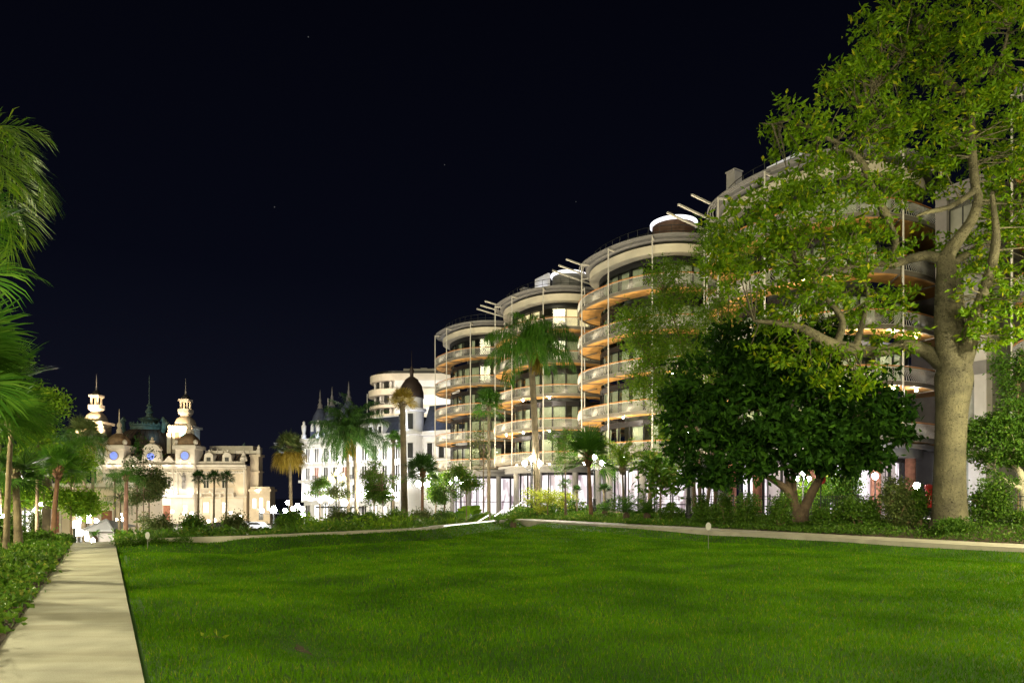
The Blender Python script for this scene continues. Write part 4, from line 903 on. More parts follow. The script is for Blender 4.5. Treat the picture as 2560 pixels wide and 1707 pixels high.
def palm(label, kind, px, d, crown_py, crad, trunk_w, seed, lm='palmleaf', bm='palmbark', n=34, base_py=None, base_px=None, skirt=0, group='palms in the garden', nl=46, el=(-.55, 1.35), pet=.45, droop=.5, name=None, hang=.8, ll=None, flower=False, width_top=.75, up=0.):
    d = beyond(px, d); rng = np.random.default_rng(seed); k = d / F; top = at(px, crown_py, d); b = base_at(base_px or px, d, base_py); b[2] -= .1
    R0 = crad * k; h = top - b
    T = thing(name or ('fan_palm' if kind == 'fan' else 'feather_palm'), label, 'palm tree', tuple(b), 0, group)
    m = (h / 2) * np.array([.75, 1, 1.0]); tr = MB(); Q = curve([np.zeros(3), m, h], 16)
    ta = np.linspace(0, 1, len(Q)); rr = trunk_w * k / 2 * (1.12 - (1.12 - width_top) * ta + .35 * np.exp(-ta * 14)) * (1 + .035 * (np.arange(len(Q)) % 2))
    tr.tube(Q, rr, 10)
    for i in range(26):                                        # old leaf bases under the crown
        a = rng.uniform(0, 2 * PI); z = rng.uniform(.0, .16) * R0 * 2; p = h + np.array([0, 0, -z]); o = np.array([math.cos(a), math.sin(a), 0])
        tr.tube([p + o * rr[-1] * .7, p + o * (rr[-1] + .10 * R0) + np.array([0, 0, .16 * R0])], [.05 * R0, .02 * R0], 4)
    part('trunk', tr, M[bm], T, True)
    cm = MB()
    for i in range(n):
        f = i / (n - 1); e = el[0] + (el[1] - el[0]) * f ** .8 + rng.normal() * .1; az = i * 2.39996 + rng.normal() * .2; o = h + np.array([0, 0, -.12 * R0 * (1 - f)])
        if kind == 'fan': fan_leaf(cm, rng, o, az, e, pet * R0 * rng.uniform(.8, 1.1), (1 - pet) * R0 * rng.uniform(.9, 1.1), nl, 1.9, droop * (1.2 - f), .018 * R0)
        else: feather(cm, rng, o, az, max(e, .05) if up else e, R0 * rng.uniform(1.1, 1.35), droop * rng.uniform(.8, 1.2), nl, ll or R0 * .30, R0 * .017, hang)
    part('crown', cm, M[lm], T)
    if skirt:
        sm_ = MB()
        for i in range(skirt):
            az = i * 2.39996; fan_leaf(sm_, rng, h + np.array([0, 0, -.05 * R0]), az, rng.uniform(-1.2, -.3), .45 * R0, R0 * rng.uniform(.5, .8), 14, 1.0, 1.0, .015 * R0)
        part('dead_skirt', sm_, M['palmyellow'], T)
    if flower:
        fm = MB()
        for a in (-1.2, -.6):
            o = h + np.array([0, 0, -.05 * R0])
            for j in range(26): fm.tube([o, o + np.array([math.cos(a) * .18, math.sin(a) * .18, -.12]) * R0, o + (np.array([math.cos(a) * .26, math.sin(a) * .26, -.62]) + rng.normal(size=3) * .06) * R0], [.012 * R0, .012 * R0, .006 * R0], 4, False)
        part('flower_stalk', fm, M['palmyellow'], T)
    return T

# the big thorny tree on the right
def ceiba(thin=.8):
    rng = np.random.default_rng(11); d = 27.0
    A = lambda px, py, dd=0: at(px, py, d + dd)
    b = A(2374, 1318); fk = A(2380, 880)
    limbs = [([A(2374, 1326), A(2374, 1285), A(2374, 1180), A(2378, 1060), A(2384, 960), A(2388, 880)], [.76, .645, .575, .54, .56, .68, .49]),
             ([A(2384, 930), A(2368, 830), A(2364, 740), A(2366, 670), A(2362, 640)], [.52, .44, .37, .345, .33]),
             ([A(2392, 930), A(2402, 860, -.3), A(2396, 760, -.2), A(2392, 700), A(2380, 660)], [.5, .32, .26, .22, .2]),
             ([A(2395, 925), A(2422, 860, -.6), A(2440, 790, -1.2), A(2470, 700, -1.6), A(2490, 600, -2), A(2480, 480, -2)], [.52, .40, .30, .24, .18, .08]),
             ([A(2375, 920), A(2318, 880, .6), A(2262, 862, .8), A(2200, 880, 1), A(2110, 870, .5), A(2060, 852, 0), A(1990, 815, -.6), A(1885, 802, -1)], [.5, .34, .27, .25, .33, .28, .20, .07]),
             ([A(2090, 868, .4), A(2105, 800, 0), A(2060, 740, -.5), A(2030, 690, -1)], [.22, .16, .10, .05]),
             ([A(2140, 870, .8), A(2160, 790, .8), A(2170, 730, .8), A(2150, 690, 1)], [.2, .14, .09, .05]),
             ([A(2362, 645), A(2395, 600, -.3), A(2432, 545, -.6), A(2446, 490, -.6), A(2432, 470, -.6)], [.36, .30, .24, .19, .16]),
             ([A(2440, 480, -.6), A(2430, 380, -.4), A(2420, 260, 0), A(2380, 215, .3), A(2330, 150, .6), A(2300, 70, 1), A(2270, 30, 1.2)], [.2, .2, .22, .21, .16, .13, .05]),
             ([A(2400, 235, 0), A(2450, 190, -.5), A(2500, 150, -1), A(2525, 60, -1.5)], [.16, .13, .09, .05]),
             ([A(2440, 475, -.6), A(2380, 515, -.9), A(2320, 530, -1), A(2290, 540, -1.2)], [.16, .12, .10, .04]),
             ([A(2362, 650), A(2310, 640, .3), A(2250, 655, .4), A(2230, 660, .4), A(2240, 600, .2), A(2220, 545, 0)], [.30, .25, .20, .20, .14, .07]),
             ([A(2235, 660, .4), A(2160, 660, 0), A(2090, 672, -.4), A(2000, 670, -.8)], [.18, .14, .10, .05]),
             ([A(2225, 555, 0), A(2180, 470, -.4), A(2150, 400, -.6), A(2080, 350, -1), A(1990, 300, -1.3), A(1960, 240, -1.5)], [.2, .17, .15, .11, .07, .03]),
             ([A(2150, 400, -.6), A(2150, 310, -.2), A(2190, 220, .2), A(2260, 140, .6)], [.11, .09, .06, .03]),
             ([A(2380, 660), A(2440, 620, .8), A(2510, 560, 1.5), A(2580, 420, 2)], [.2, .16, .11, .05]),
             ([A(1975, 300, -1.3), A(1935, 310, -1.5), A(1905, 308, -1.6)], [.05, .035, .015])]
    bl = [(2080, 310, 95, 70, -1), (2010, 330, 70, 45, -1.6), (2160, 200, 85, 80, 0), (2260, 110, 120, 100, .5), (2380, 60, 130, 90, 0), (2500, 120, 110, 120, -1.5),
          (2330, 210, 100, 80, 1), (2180, 330, 90, 75, -.5), (2300, 330, 110, 80, 0), (2450, 330, 120, 110, -1), (2550, 300, 110, 130, 1), (2540, 480, 110, 120, 0),
          (2060, 470, 110, 70, -1), (1960, 520, 110, 75, -1.5), (2150, 520, 120, 80, .5), (1880, 570, 90, 60, -1.5), (2010, 620, 120, 75, -.8), (1890, 670, 110, 70, -1),
          (2120, 640, 110, 70, 0), (2240, 590, 80, 60, .8), (2320, 430, 90, 60, 1), (2440, 620, 90, 80, 1), (2540, 640, 100, 90, 0), (2520, 770, 90, 70, -1.5), (2440, 740, 60, 60, -1.5),
          (1990, 740, 110, 60, -.6), (2090, 770, 100, 60, .8), (2200, 760, 90, 55, 1), (2240, 850, 80, 45, .6), (1800, 630, 60, 45, -1.5), (1950, 860, 80, 45, -.5), (2050, 910, 80, 50, 0), (2130, 950, 60, 50, .3), (2480, 830, 60, 40, -1.5),
          (2180, 100, 70, 60, -.5), (2120, 210, 55, 50, -.8), (1965, 280, 36, 34, -1.5), (1945, 305, 32, 16, -1.6), (2250, 0, 80, 60, .3), (2460, 10, 110, 60, 1)]
    limbs = limbs[:2] + [(p, [q * thin for q in r]) for p, r in limbs[2:]]
    blobs = []
    for px, py, rx, rz, dd in bl:
        p = A(px, py, dd); k = d / F; blobs.append((*p, rx * k, max(rx, 70) * k * 1.15, rz * k))
    return tree('thorny_tree', 'huge thorny-barked tree with pale grey trunk rising on the right of the lawn', 'tree', b, limbs, blobs, M['ceibaleaf'], M['ceibabark'], rng, 1380, 23, .15, .25, .10, ntw=640, r0=.035, shell=.45, droop=.25)
ceiba()
def thorns():
    # hundreds of blunt cone thorns standing out of the trunk
    T = [o for o in bpy.data.objects if o.name == 'thorny_tree'][0]; tr = [c for c in T.children if c.name.startswith('trunk')][0].data
    n = len(tr.polygons); ce = np.zeros(n * 3); no = np.zeros(n * 3); ar = np.zeros(n); tr.polygons.foreach_get('center', ce); tr.polygons.foreach_get('normal', no); tr.polygons.foreach_get('area', ar)
    ce, no = ce.reshape(-1, 3), no.reshape(-1, 3); rng = np.random.default_rng(2); w = ar * (ar > .006) * (ce[:, 2] > .8); k = rng.choice(n, 3600, p=w / w.sum()); mb = MB()
    nn = no[k]; a = np.cross(nn, rng.normal(size=nn.shape)); a /= np.linalg.norm(a, axis=1)[:, None]; b = np.cross(nn, a); e = np.sqrt(ar[k])[:, None] * .5
    p = ce[k] + (a * rng.uniform(-1, 1, (len(k), 1)) + b * rng.uniform(-1, 1, (len(k), 1))) * e; r = rng.uniform(.018, .036, (len(k), 1)); p = p - nn * .012
    v = np.stack([p + (a * math.cos(t) + b * math.sin(t)) * r for t in np.linspace(0, 2 * PI, 6)[:-1]] + [p + nn * r * 1.9], 1); i = np.arange(len(k))[:, None] * 6
    for j in range(5): mb.add([], []) if 0 else None
    mb.add(v.reshape(-1, 3), [i + np.array([[j, (j + 1) % 5, 5]]) for j in range(5)]); part('thorns', mb, M['ceibabark'], T)
thorns()
def bush_thing(label, px, d, py0, py1, wpx, lm, seed, shape='column', n=None, L=.10, Wd=.05, cat='shrub', group='shrubs along the lawn edge', name='shrub', drop=.1):
    d = beyond(px, d); rng = np.random.default_rng(seed); k = d / F; h = (py0 - py1) * k; w = wpx * k / 2 * (.82 if px > 1290 else 1)
    b = base_at(px, d, py0); g = float(gz(b[0], b[1])); dz = b[2] - g; b[2] = g; h += dz
    T = thing(name, label, cat, tuple(b), 0, group); mb = MB()
    if shape == 'ball': bl = [(0, 0, h * .52, w, w, h * .52)]
    elif shape == 'column': bl = [(rng.normal() * w * .15, rng.normal() * w * .15, h * f, w * (1.05 - .35 * abs(f - .45)), w * (1.0 - .35 * abs(f - .45)), h * .26) for f in (.15, .3, .45, .6, .78)]
    else: bl = [(rng.uniform(-1, 1) * w * .75, rng.uniform(-1, 1) * w * .6, h * rng.uniform(.35, .72), w * .45, w * .42, h * .34) for _ in range(8)]
    n = n or int(min(9000, 900 + 5.5 * (h * w * 2) / (L * Wd * .5)))
    if shape == 'ball': leaves(mb, blob_points(rng, bl, n, .86), rng, L, Wd)
    else: clumped(mb, rng, bl, max(30, n // 9), 9, L * 1.1, L, Wd, .55)
    c = blob_points(rng, bl, 40, .3); st = MB()
    for t in c[:14]: st.tube(curve([np.r_[rng.normal(size=2) * w * .15, -.05], np.r_[t[:2] * .4, t[2] * .5], t], 3), [.03, .02, .008][0] * min(1, h), 4, False)
    part('stems', st, M['bark'], T); part('foliage', mb, M[lm], T); return T

# dark broad-leaved tree
rng = np.random.default_rng(3); d = 33.0; A = lambda px, py, dd=0: at(px, py, d + dd)
tree('broadleaf_tree', 'dark dense broad-leaved tree with a low forked trunk left of the thorny tree', 'tree', base_at(2000, d, 1322),
     [([A(2000, 1330), A(2000, 1290), A(2003, 1270)], [.48, .40, .36]), ([A(1998, 1290), A(1975, 1235), A(1950, 1210), A(1905, 1185)], [.26, .22, .17, .10]), ([A(1993, 1290, .2), A(1985, 1235, .3), A(1983, 1190, .3), A(1975, 1100, .5)], [.2, .17, .14, .08]),
      ([A(2004, 1285), A(2030, 1230), A(2055, 1180), A(2070, 1090)], [.28, .22, .18, .10]), ([A(1975, 1235), A(1960, 1150), A(1930, 1060)], [.14, .11, .05])],
     [pblob(*q, ry=q[3] * .95) for q in ((1960, 900, d, 130, 70), (1800, 960, d - 1, 130, 70), (1750, 1050, d - 1.2, 90, 60), (1880, 1030, d - 2, 140, 80), (2010, 1000, d - 1, 130, 90), (2130, 1010, d, 100, 80), (2200, 1060, d, 70, 60), (2050, 1100, d - 1.2, 130, 60), (1930, 1120, d - 1.5, 130, 60), (1800, 1130, d - 1, 110, 55), (1760, 1180, d, 60, 30), (2120, 1140, d - .4, 90, 40), (2220, 1020, d, 50, 35), (1720, 1000, d, 50, 35), (1690, 990, d, 40, 20), (1880, 900, d, 80, 50), (1700, 1110, d - .5, 36, 34), (1690, 1050, d - .8, 34, 26), (2245, 1085, d - .4, 30, 26), (2180, 1135, d - .6, 45, 26), (1820, 1190, d - .8, 46, 26), (1880, 1180, d - 1.4, 50, 22), (2030, 1160, d - 1, 50, 22), (1850, 860, d + 1, 90, 45), (2000, 860, d + 1, 100, 50))],
     M['darkleaf'], M['darkbark'], rng, 1500, 15, .22, .36, .17, ntw=260, r0=.035, shell=.6, droop=.55)
# feathery wind-blown tree behind it with thin stems
rng = np.random.default_rng(4); d = 40.0; A = lambda px, py, dd=0: at(px, py, d + dd)
b = base_at(1790, d)
tree('feathery_tree', 'tall light green feathery tree on several thin straight stems before the towers', 'tree', b,
     [([b + [-.6, 0, 0], A(1790, 1080), A(1800, 860), A(1808, 740)], [.12, .10, .07, .03]), ([b + [.0, .3, 0], A(1800, 1050), A(1818, 860), A(1822, 720)], [.12, .10, .07, .03]), ([b + [-.9, 0, 0], A(1740, 1050), A(1700, 850), A(1660, 730)], [.12, .09, .06, .02]), ([b + [-1.2, 0, 0], A(1720, 1080), A(1640, 930), A(1580, 830)], [.12, .09, .06, .02])],
     [pblob(*q, ry=60) for q in ((1780, 600, d, 45, 50), (1820, 640, d, 60, 60), (1660, 680, d, 45, 40), (1690, 740, d, 60, 40), (1650, 780, d, 70, 45), (1600, 830, d, 60, 50), (1570, 800, d, 35, 30), (1640, 880, d, 70, 50), (1720, 850, d, 70, 60), (1790, 780, d, 55, 70), (1800, 900, d, 70, 60), (1620, 950, d, 70, 40), (1690, 960, d, 70, 50), (1660, 1000, d, 45, 40), (1665, 1070, d, 28, 50))],
     M['brightleaf'], M['bark'], rng, 1150, 22, .26, .24, .06, ntw=160, shell=.3, droop=.4)

P_ = palm
P_('very tall feathery palm with drooping fronds in front of the curved towers', 'feather', 1326, 48, 864, 104, 15, 21, n=25, base_px=1345, el=(.1, 1.3), droop=1.5, nl=66, hang=.95, ll=1.35, lm='palmleaf', flower=True, width_top=1.0)
P_('fan palm with a narrow two-tiered green crown left of the tall feathery palm', 'fan', 1222, 54, 1012, 52, 9, 22, n=30, droop=.9, lm='palmleaf', nl=22)
P_('fan palm with stiff yellow-tipped tuft on a ringed trunk before the round domed tower', 'fan', 1006, 50, 1008, 46, 17, 23, base_px=1012, n=30, el=(.15, 1.45), droop=.25, lm='palmyellow', bm='palmbark', nl=20)
P_('small distant fan palm between the large feathery palm and the yellow-tipped palm', 'fan', 983, 78, 1100, 32, 7, 24, n=26, droop=.8, nl=18)
P_('full feathery palm with yellow flower stalk, left twin before the white hotel', 'feather', 868, 66, 1085, 82, 9, 25, base_px=872, n=34, el=(-.25, 1.4), droop=1.3, nl=50, hang=.7, ll=1.15, lm='palmdark', flower=True, group='twin feathery palms before the hotel')
P_('full feathery palm, the right one of the twin pair in front of the white hotel', 'feather', 884, 68, 1070, 80, 9, 26, base_px=892, n=30, el=(-.25, 1.4), droop=1.3, nl=50, hang=.7, ll=1.15, lm='palmdark', group='twin feathery palms before the hotel')
P_('lone fan palm with a golden skirt of dead fronds against the dark sky', 'fan', 724, 88, 1118, 50, 9, 27, base_px=728, n=30, el=(-.2, 1.4), droop=.7, nl=22, skirt=34, lm='olive')
P_('dark low fan palm with a pair of lamp globes shining behind its trunk', 'fan', 1056, 48, 1176, 58, 8, 28, n=30, droop=.5, lm='palmdark', bm='redbark', nl=24)
P_('stout green fan palm with a thick tapered trunk before the bright shop windows', 'fan', 1470, 43, 1138, 86, 9.5, 29, base_px=1478, n=30, el=(-.5, 1.35), droop=.4, lm='palmleaf', bm='redbark', nl=28)
P_('slender bright yellow-green feathery palm with a thin pale trunk right of the stout fan palm', 'feather', 1556, 44, 1165, 70, 6, 30, base_px=1559, n=20, el=(.75, 1.5), droop=1.1, lm='brightleaf', nl=44, hang=.8, ll=.75)
P_('little ragged fan palm on a thin trunk left of the stout fan palm', 'fan', 1412, 45, 1212, 24, 4.5, 31, base_px=1416, n=14, droop=.7, nl=14)
P_('shaggy fan palm with brown trunk before the shop front left of the bright green shrub', 'fan', 1625, 46, 1160, 38, 11, 32, n=22, droop=.4, el=(0, 1.3), lm='olive', nl=22)
P_('dwarf fan palm with flat dark crown in front of the lit shop window', 'fan', 1510, 50, 1225, 26, 6, 33, n=18, el=(.1, 1.1), droop=.2, lm='palmdark', nl=18)
P_('dwarf fan palm clump left of the stout palm trunk by the lit shop window', 'fan', 1442, 50, 1226, 18, 4, 34, n=16, el=(-.2, 1.2), droop=.3, lm='palmdark', nl=16)
for i, (px, lab) in enumerate(((497, 'leftmost of three slim fan palms in front of the palace'), (536, 'middle one of three slim fan palms in front of the palace'), (567, 'rightmost of three slim fan palms in front of the palace'))):
    P_(lab, 'fan', px, 125, 1192, 25, 5, 40 + i, n=26, base_px=px - 2, el=(-.7, 1.3), droop=.5, lm='palmdark', nl=18, group='three slim fan palms before the palace', pet=.4)
# garden group in front of the palace, right of the path end
P_('feathery palm with arching fronds left of the small trees before the palace entrance', 'feather', 287, 46, 1195, 36, 6, 51, n=16, el=(-.1, 1.2), droop=1.4, lm='palmdark', nl=30, ll=.42, group='palms by the path end')
P_('thick-trunked palm with leafy crown beside the path end in front of the palace', 'feather', 316, 40, 1190, 40, 11, 52, base_px=314, n=20, el=(-.2, 1.3), droop=1.2, lm='palmleaf', bm='redbark', nl=34, ll=.45, group='palms by the path end')
P_('short feathery palm with low hanging fronds right beside the white tent', 'feather', 299, 44, 1240, 48, 8, 53, n=9, el=(-.15, 1.0), droop=1.3, lm='palmdark', nl=30, ll=.42, group='palms by the path end')
def small_tree(label, px, d, py_c, rpx, seed, lm='midleaf', stem=5, group='young trees in the planting', n=260, L=.16, Wd=.07, rz=None, base_px=None, bm='bark', name='young_tree', shell=.3, extra=()):
    d = beyond(px, d); rng = np.random.default_rng(seed); k = d / F; b = base_at(base_px or px, d); b[2] -= .1; c = at(px, py_c, d); rz = rz or rpx
    top = c + np.array([0, 0, rz * k * .7]); r = stem * k / 2
    bl = [(*(c + np.array([rng.uniform(-.85, .85) * rpx * k, rng.uniform(-.7, .7) * rpx * k, rng.uniform(-.8, .8) * rz * k])), rpx * k * rng.uniform(.25, .48), rpx * k * .38, rz * k * rng.uniform(.18, .36)) for _ in range(12)]
    for e in extra: bl.append(pblob(*e))
    mid = (b + c) / 2 + np.array([.02 * rng.normal(), 0, 0])
    li = [([b, mid, c, top], [r, r * .8, r * .55, r * .15])]
    for _ in range(5): q = bl[rng.integers(len(bl))]; p = mid + (c - mid) * rng.uniform(.3, 1); li.append(([p, (p + np.array(q[:3])) / 2 + [0, 0, .1], q[:3]], [r * .4, r * .3, r * .1]))
    return tree(name, label, 'tree', b, li, bl, M[lm], M[bm], rng, n, 12, L * 1.2, L, Wd, group=group, ntw=60, r0=r * .25 + .004, shell=shell)
small_tree('young tree with dark leaves and two thin stems before the palace clock tower', 343, 42, 1215, 42, 61, 'olive', 5, rz=52)
small_tree('young tree with loose airy crown just left of the palace windows', 372, 43, 1225, 36, 62, 'olive', 5, rz=40)
small_tree('sparse thin young tree with few leaves rising above its neighbours before the palace', 358, 42, 1150, 34, 63, 'darkleaf', 3, rz=62, n=70)
small_tree('young tree on a thin stem with small dark crown before the hotel corner', 800, 62, 1215, 26, 64, 'midleaf', 3, rz=26)
small_tree('young tree with bright green airy crown left of the yellow-tipped palm', 955, 46, 1200, 40, 65, 'midleaf', 4, rz=55, n=300)
small_tree('bushy young tree left of the bright airy one, before the hotel', 935, 52, 1215, 28, 66, 'olive', 6, rz=45, bm='redbark')
small_tree('bright leafy young tree with stake between two palms before the towers', 1165, 46, 1195, 42, 67, 'cover', 3, rz=40, n=240)
small_tree('thin bare-stemmed young tree with reddish twigs left of the tall feathery palm', 1209, 47, 1110, 32, 68, 'olive', 4, rz=85, n=50)
small_tree('open airy young tree with small leaves left of the stout fan palm', 1412, 44, 1130, 38, 69, 'midleaf', 4, rz=62, n=230, L=.13, Wd=.05)
small_tree('dark rounded young tree beside the banana plants', 1110, 50, 1220, 34, 70, 'midleaf', 6, rz=42, n=260)
small_tree('bright broad-leaved young tree hung with big drooping leaves, right of the slender palm', 1652, 38, 1190, 40, 71, 'cover', 5, rz=58, n=90, L=.36, Wd=.17, shell=.5)
small_tree('lime yellow spreading young tree around the base of the tall feathery palm', 1370, 45, 1250, 55, 72, 'limeleaf', 4, rz=26, n=230, L=.14, Wd=.07)
small_tree('olive young tree on twin stakes before the hotel balconies', 848, 60, 1225, 24, 73, 'olive', 3, rz=28, n=150)
small_tree('small leafy tree with pale bark far right of the hotel lamps', 1090, 56, 1215, 26, 74, 'brightleaf', 5, rz=36, n=160)

# clipped tree at the right edge
rng = np.random.default_rng(8); d = 29.0; A = lambda px, py, dd=0: at(px, py, d + dd); b = base_at(2572, d)
tree('clipped_tree', 'round clipped bright green tree with smooth pale trunk at the right edge', 'tree', b,
     [([b, A(2566, 1250), A(2560, 1215), A(2550, 1180), A(2520, 1150)], [.28, .24, .2, .14, .06]), ([A(2562, 1225), A(2520, 1205), A(2500, 1190), A(2485, 1170)], [.12, .09, .07, .03]), ([A(2560, 1220), A(2590, 1180), A(2610, 1120)], [.14, .1, .05])],
     [pblob(2540, 1085, d, 112, 70, 85), pblob(2480, 1110, d, 55, 62, 60), pblob(2610, 1100, d, 80, 70, 70)], M['midleaf'], mat('smooth pale bark', (.36, .33, .24), .8, .2, 2, .3), rng, 1300, 14, .12, .13, .07, ntw=60, shell=.85)
small_tree('thin light leafed tree at the right edge above the clipped tree', 2545, 31, 960, 38, 79, 'midleaf', 5, rz=95, n=240, group=None)

# shrubs by the walkway, right
for i, (px, d, p0, p1, w, sh, lm, lab) in enumerate((
    (1678, 31, 1318, 1262, 60, 'ball', 'hedgeleaf', 'round clipped ball shrub beside the black lamp post'),
    (1752, 31, 1316, 1238, 38, 'column', 'hedgeleaf', 'narrow upright shrub just right of the black lamp post'),
    (1783, 32, 1316, 1262, 34, 'loose', 'hedgeleaf', 'low loose shrub between two narrow upright shrubs'),
    (1813, 31, 1314, 1230, 34, 'column', 'hedgeleaf', 'slim column shrub under the left side of the dark tree'),
    (1866, 31, 1316, 1232, 60, 'column', 'hedgeleaf', 'wide upright shrub with ragged top under the dark tree'),
    (1950, 30.5, 1318, 1236, 52, 'column', 'hedgeleaf', 'upright shrub standing left of the forked trunk'),
    (2066, 30, 1324, 1256, 66, 'loose', 'hedgeleaf', 'dark loose shrub right of the forked trunk'),
    (2148, 29.5, 1322, 1232, 96, 'loose', 'hedgeleaf', 'broad dark shrub between the forked trunk and the thorny tree'),
    (2244, 28.5, 1336, 1192, 78, 'column', 'olive', 'tall thick column shrub with brownish leaves left of the thorny trunk'),
    (2300, 28.2, 1320, 1215, 44, 'loose', 'hedgeleaf', 'thin shrub squeezed against the left of the thorny trunk'),
    (2478, 27.5, 1318, 1192, 104, 'column', 'hedgeleaf', 'big upright shrub right of the thorny trunk'),
    (2380, 25.4, 1348, 1296, 90, 'loose', 'midleaf', 'low fresh green shrub in front of the thorny trunk'),
    (2556, 26.5, 1330, 1280, 60, 'loose', 'hedgeleaf', 'low shrub at the right edge beyond the walkway'),
    (2110, 45, 1262, 1170, 120, 'loose', 'cover', 'bright green shrub glowing behind the fence below the red sign'),
    (2010, 46, 1262, 1190, 130, 'loose', 'brightleaf', 'yellow-green shrub behind the fence and the forked trunk'))):
    bush_thing(lab, px, d, p0, p1, w, lm, 100 + i, sh, L=.11 if d < 40 else .18, Wd=.055 if d < 40 else .09)
# cycads
def cycad(label, px, d, py, rpx, seed, n=26, lm='palmleaf', group='cycads near the shop windows'):
    d = beyond(px, d); rng = np.random.default_rng(seed); b = base_at(px, d); k = d / F; z = at(px, py, d)[2] - b[2]; z = min(z, .45); T = thing('cycad', label, 'plant', tuple(b), 0, group)
    part('trunk', MB().lathe([(.12, -.1), (.2, .1), (.2, max(z, .2)), (.1, max(z, .2) + .12)], n=12), M['darkbark'], T, True); mb = MB()
    for i in range(n): f = i / (n - 1); feather(mb, rng, np.array([0, 0, max(z, .2) + .08]), i * 2.4, .15 + 1.1 * f, rpx * k * rng.uniform(1, 1.3), .8, 30, rpx * k * .22, .03, .15)
    part('crown', mb, M[lm], T); return T
cycad('spreading cycad with dark arching fronds on the kerb side left of the ball shrub', 1566, 36, 1282, 62, 81)
cycad('bushy upright cycad between the slender palm and the big-leaved young tree', 1618, 38, 1262, 48, 82)
cycad('small cycad in front of the dwarf palm by the shop window', 1512, 44, 1270, 26, 83, 20)
cycad('tiny cycad under the lit stair rail', 1283, 44, 1288, 22, 84, 18, 'brightleaf')
cycad('low palm-like plant beside the white tent at the path end', 236, 42, 1335, 22, 85, 14, 'palmleaf', None)
# giant bird-of-paradise / banana plants
def banana(label, px, d, h, seed, n=12, lm='cover'):
    rng = np.random.default_rng(seed); b = base_at(px, d); T = thing('banana_plant', label, 'plant', tuple(b), 0, 'big-leaved plants beside the palms'); mb = MB(); st = MB()
    for i in range(n):
        az = rng.uniform(0, 2 * PI); el = rng.uniform(.7, 1.45); L = h * rng.uniform(.55, 1.0); f = np.array([math.cos(az) * math.cos(el), math.sin(az) * math.cos(el), math.sin(el)]); s = np.array([-math.sin(az), math.cos(az), 0])
        o = np.r_[rng.normal(size=2) * .12, 0]; m = o + f * L * .5; st.tube([o, m], [.05, .025], 5, False); k = 7; t = np.linspace(0, 1, k)
        c = m + f * (t * L * .55)[:, None] + np.array([0, 0, -1.])[None] * (.30 * L * t ** 2)[:, None] + np.r_[f[:2], 0] * (.12 * L * t ** 2)[:, None]
        w = .14 * L * np.sin(PI * np.clip(.06 + .92 * t, 0, 1)) ** .6; up = np.cross(f, s) * -.25
        A_ = c + (s + up) * w[:, None]; B_ = c - (s - up) * w[:, None]; j = np.arange(k - 1)
        mb.add(np.concatenate([A_, c, B_]), [np.stack([j, j + 1, k + j + 1, k + j], -1), np.stack([k + j, k + j + 1, 2 * k + j + 1, 2 * k + j], -1)])
    part('stalks', st, M['midstalk'], T, True); part('leaves', mb, M[lm], T, True); return T
M['midstalk'] = mat('green stalk', (.10, .14, .03), .7, .2, 3)
banana('clump of upright big-leaved plants brightly lit left of the thin bare-stemmed tree', 1172, 47, 3.0, 91, 16, 'brightleaf')
banana('small big-leaved clump with red flower heads at the foot of the bright young tree', 1150, 44, 2.2, 92, 14)
banana('low fan of broad leaves beside the thick ringed trunk', 1030, 44, 2.0, 93, 14, 'palmleaf')
banana('broad-leaved clump between the lamp globes and the twin palms', 905, 52, 2.6, 94, 14, 'palmleaf')
banana('upright broad leaves beside the young tree before the hotel corner', 818, 56, 2.6, 95, 10, 'palmleaf')
banana('broad leaves at the foot of the thick-trunked palm near the path end', 330, 38, 1.6, 96, 10, 'palmleaf')
# grassy tufts and low shrubs along the far wall
def tuft(label, px, d, h, w, seed, lm, n=160):
    rng = np.random.default_rng(seed); b = base_at(px, d); T = thing('grass_tuft', label, 'plant', tuple(b), 0, 'strappy plants behind the low wall')
    az = rng.uniform(0, 2 * PI, n); r0 = rng.random(n) * w * .4; hh = h * rng.uniform(.6, 1.1, n); sp = w * rng.uniform(.3, 1.0, n); c = np.c_[np.cos(az), np.sin(az), 0 * az]; s = np.c_[-np.sin(az), np.cos(az), 0 * az] * .018 * (d / 30)
    z = np.array([0, 0, 1.]); o = c * r0[:, None]; m = o + c * (sp * .35)[:, None] + z * (hh * .7)[:, None]; t = o + c * sp[:, None] + z * (hh * rng.uniform(.55, 1.0, n))[:, None]
    v = np.stack([o - s, o + s, m + s, m - s, t], 1).reshape(-1, 3); k = np.arange(n)[:, None] * 5
    part('blades', MB().add(v, [k + np.array([[0, 1, 2, 3]]), k + np.array([[3, 2, 4]])]), M[lm], T); return T
LO = [('fresh green', 'cover'), ('dusty olive', 'olive'), ('dark green', 'palmdark'), ('yellow-green', 'brightleaf')]
WH = ['before the palace doors', 'below the palace statue', 'below the leftmost slim palm', 'below the middle slim palm', 'below the rightmost slim palm', 'below the palace annex', 'below the lone golden palm', 'below the hotel corner', 'below the twin palms', 'left of the large white lamp', 'right of the large white lamp', 'below the yellow-tipped palm', 'below the dark low palm', 'under the banana clump']
for i, px in enumerate((400, 462, 500, 540, 600, 655, 735, 790, 850, 905, 950, 1010, 1065, 1120)):
    a, lm = LO[(i * 3 + i // 3) % 4]; dw = 31 + (px - 400) / 720 * 11
    tuft(f'{a} strappy tuft behind the low wall {WH[i]}', px + 8, dw, 1.05 if px < 700 else 1.4, 1.2, 200 + i, lm, 240)
    if i % 2 == 0 or i > 7: bush_thing(f'{LO[(i + 1) % 4][0]} rounded low shrub behind the low wall {WH[i]}', px - 14, dw + 4, 1300, 1288 if px < 700 else 1276, 60, ['olive', 'hedgeleaf', 'midleaf', 'cover'][i % 4], 230 + i, 'loose', L=.16, Wd=.06, group='low shrubs behind the wall')
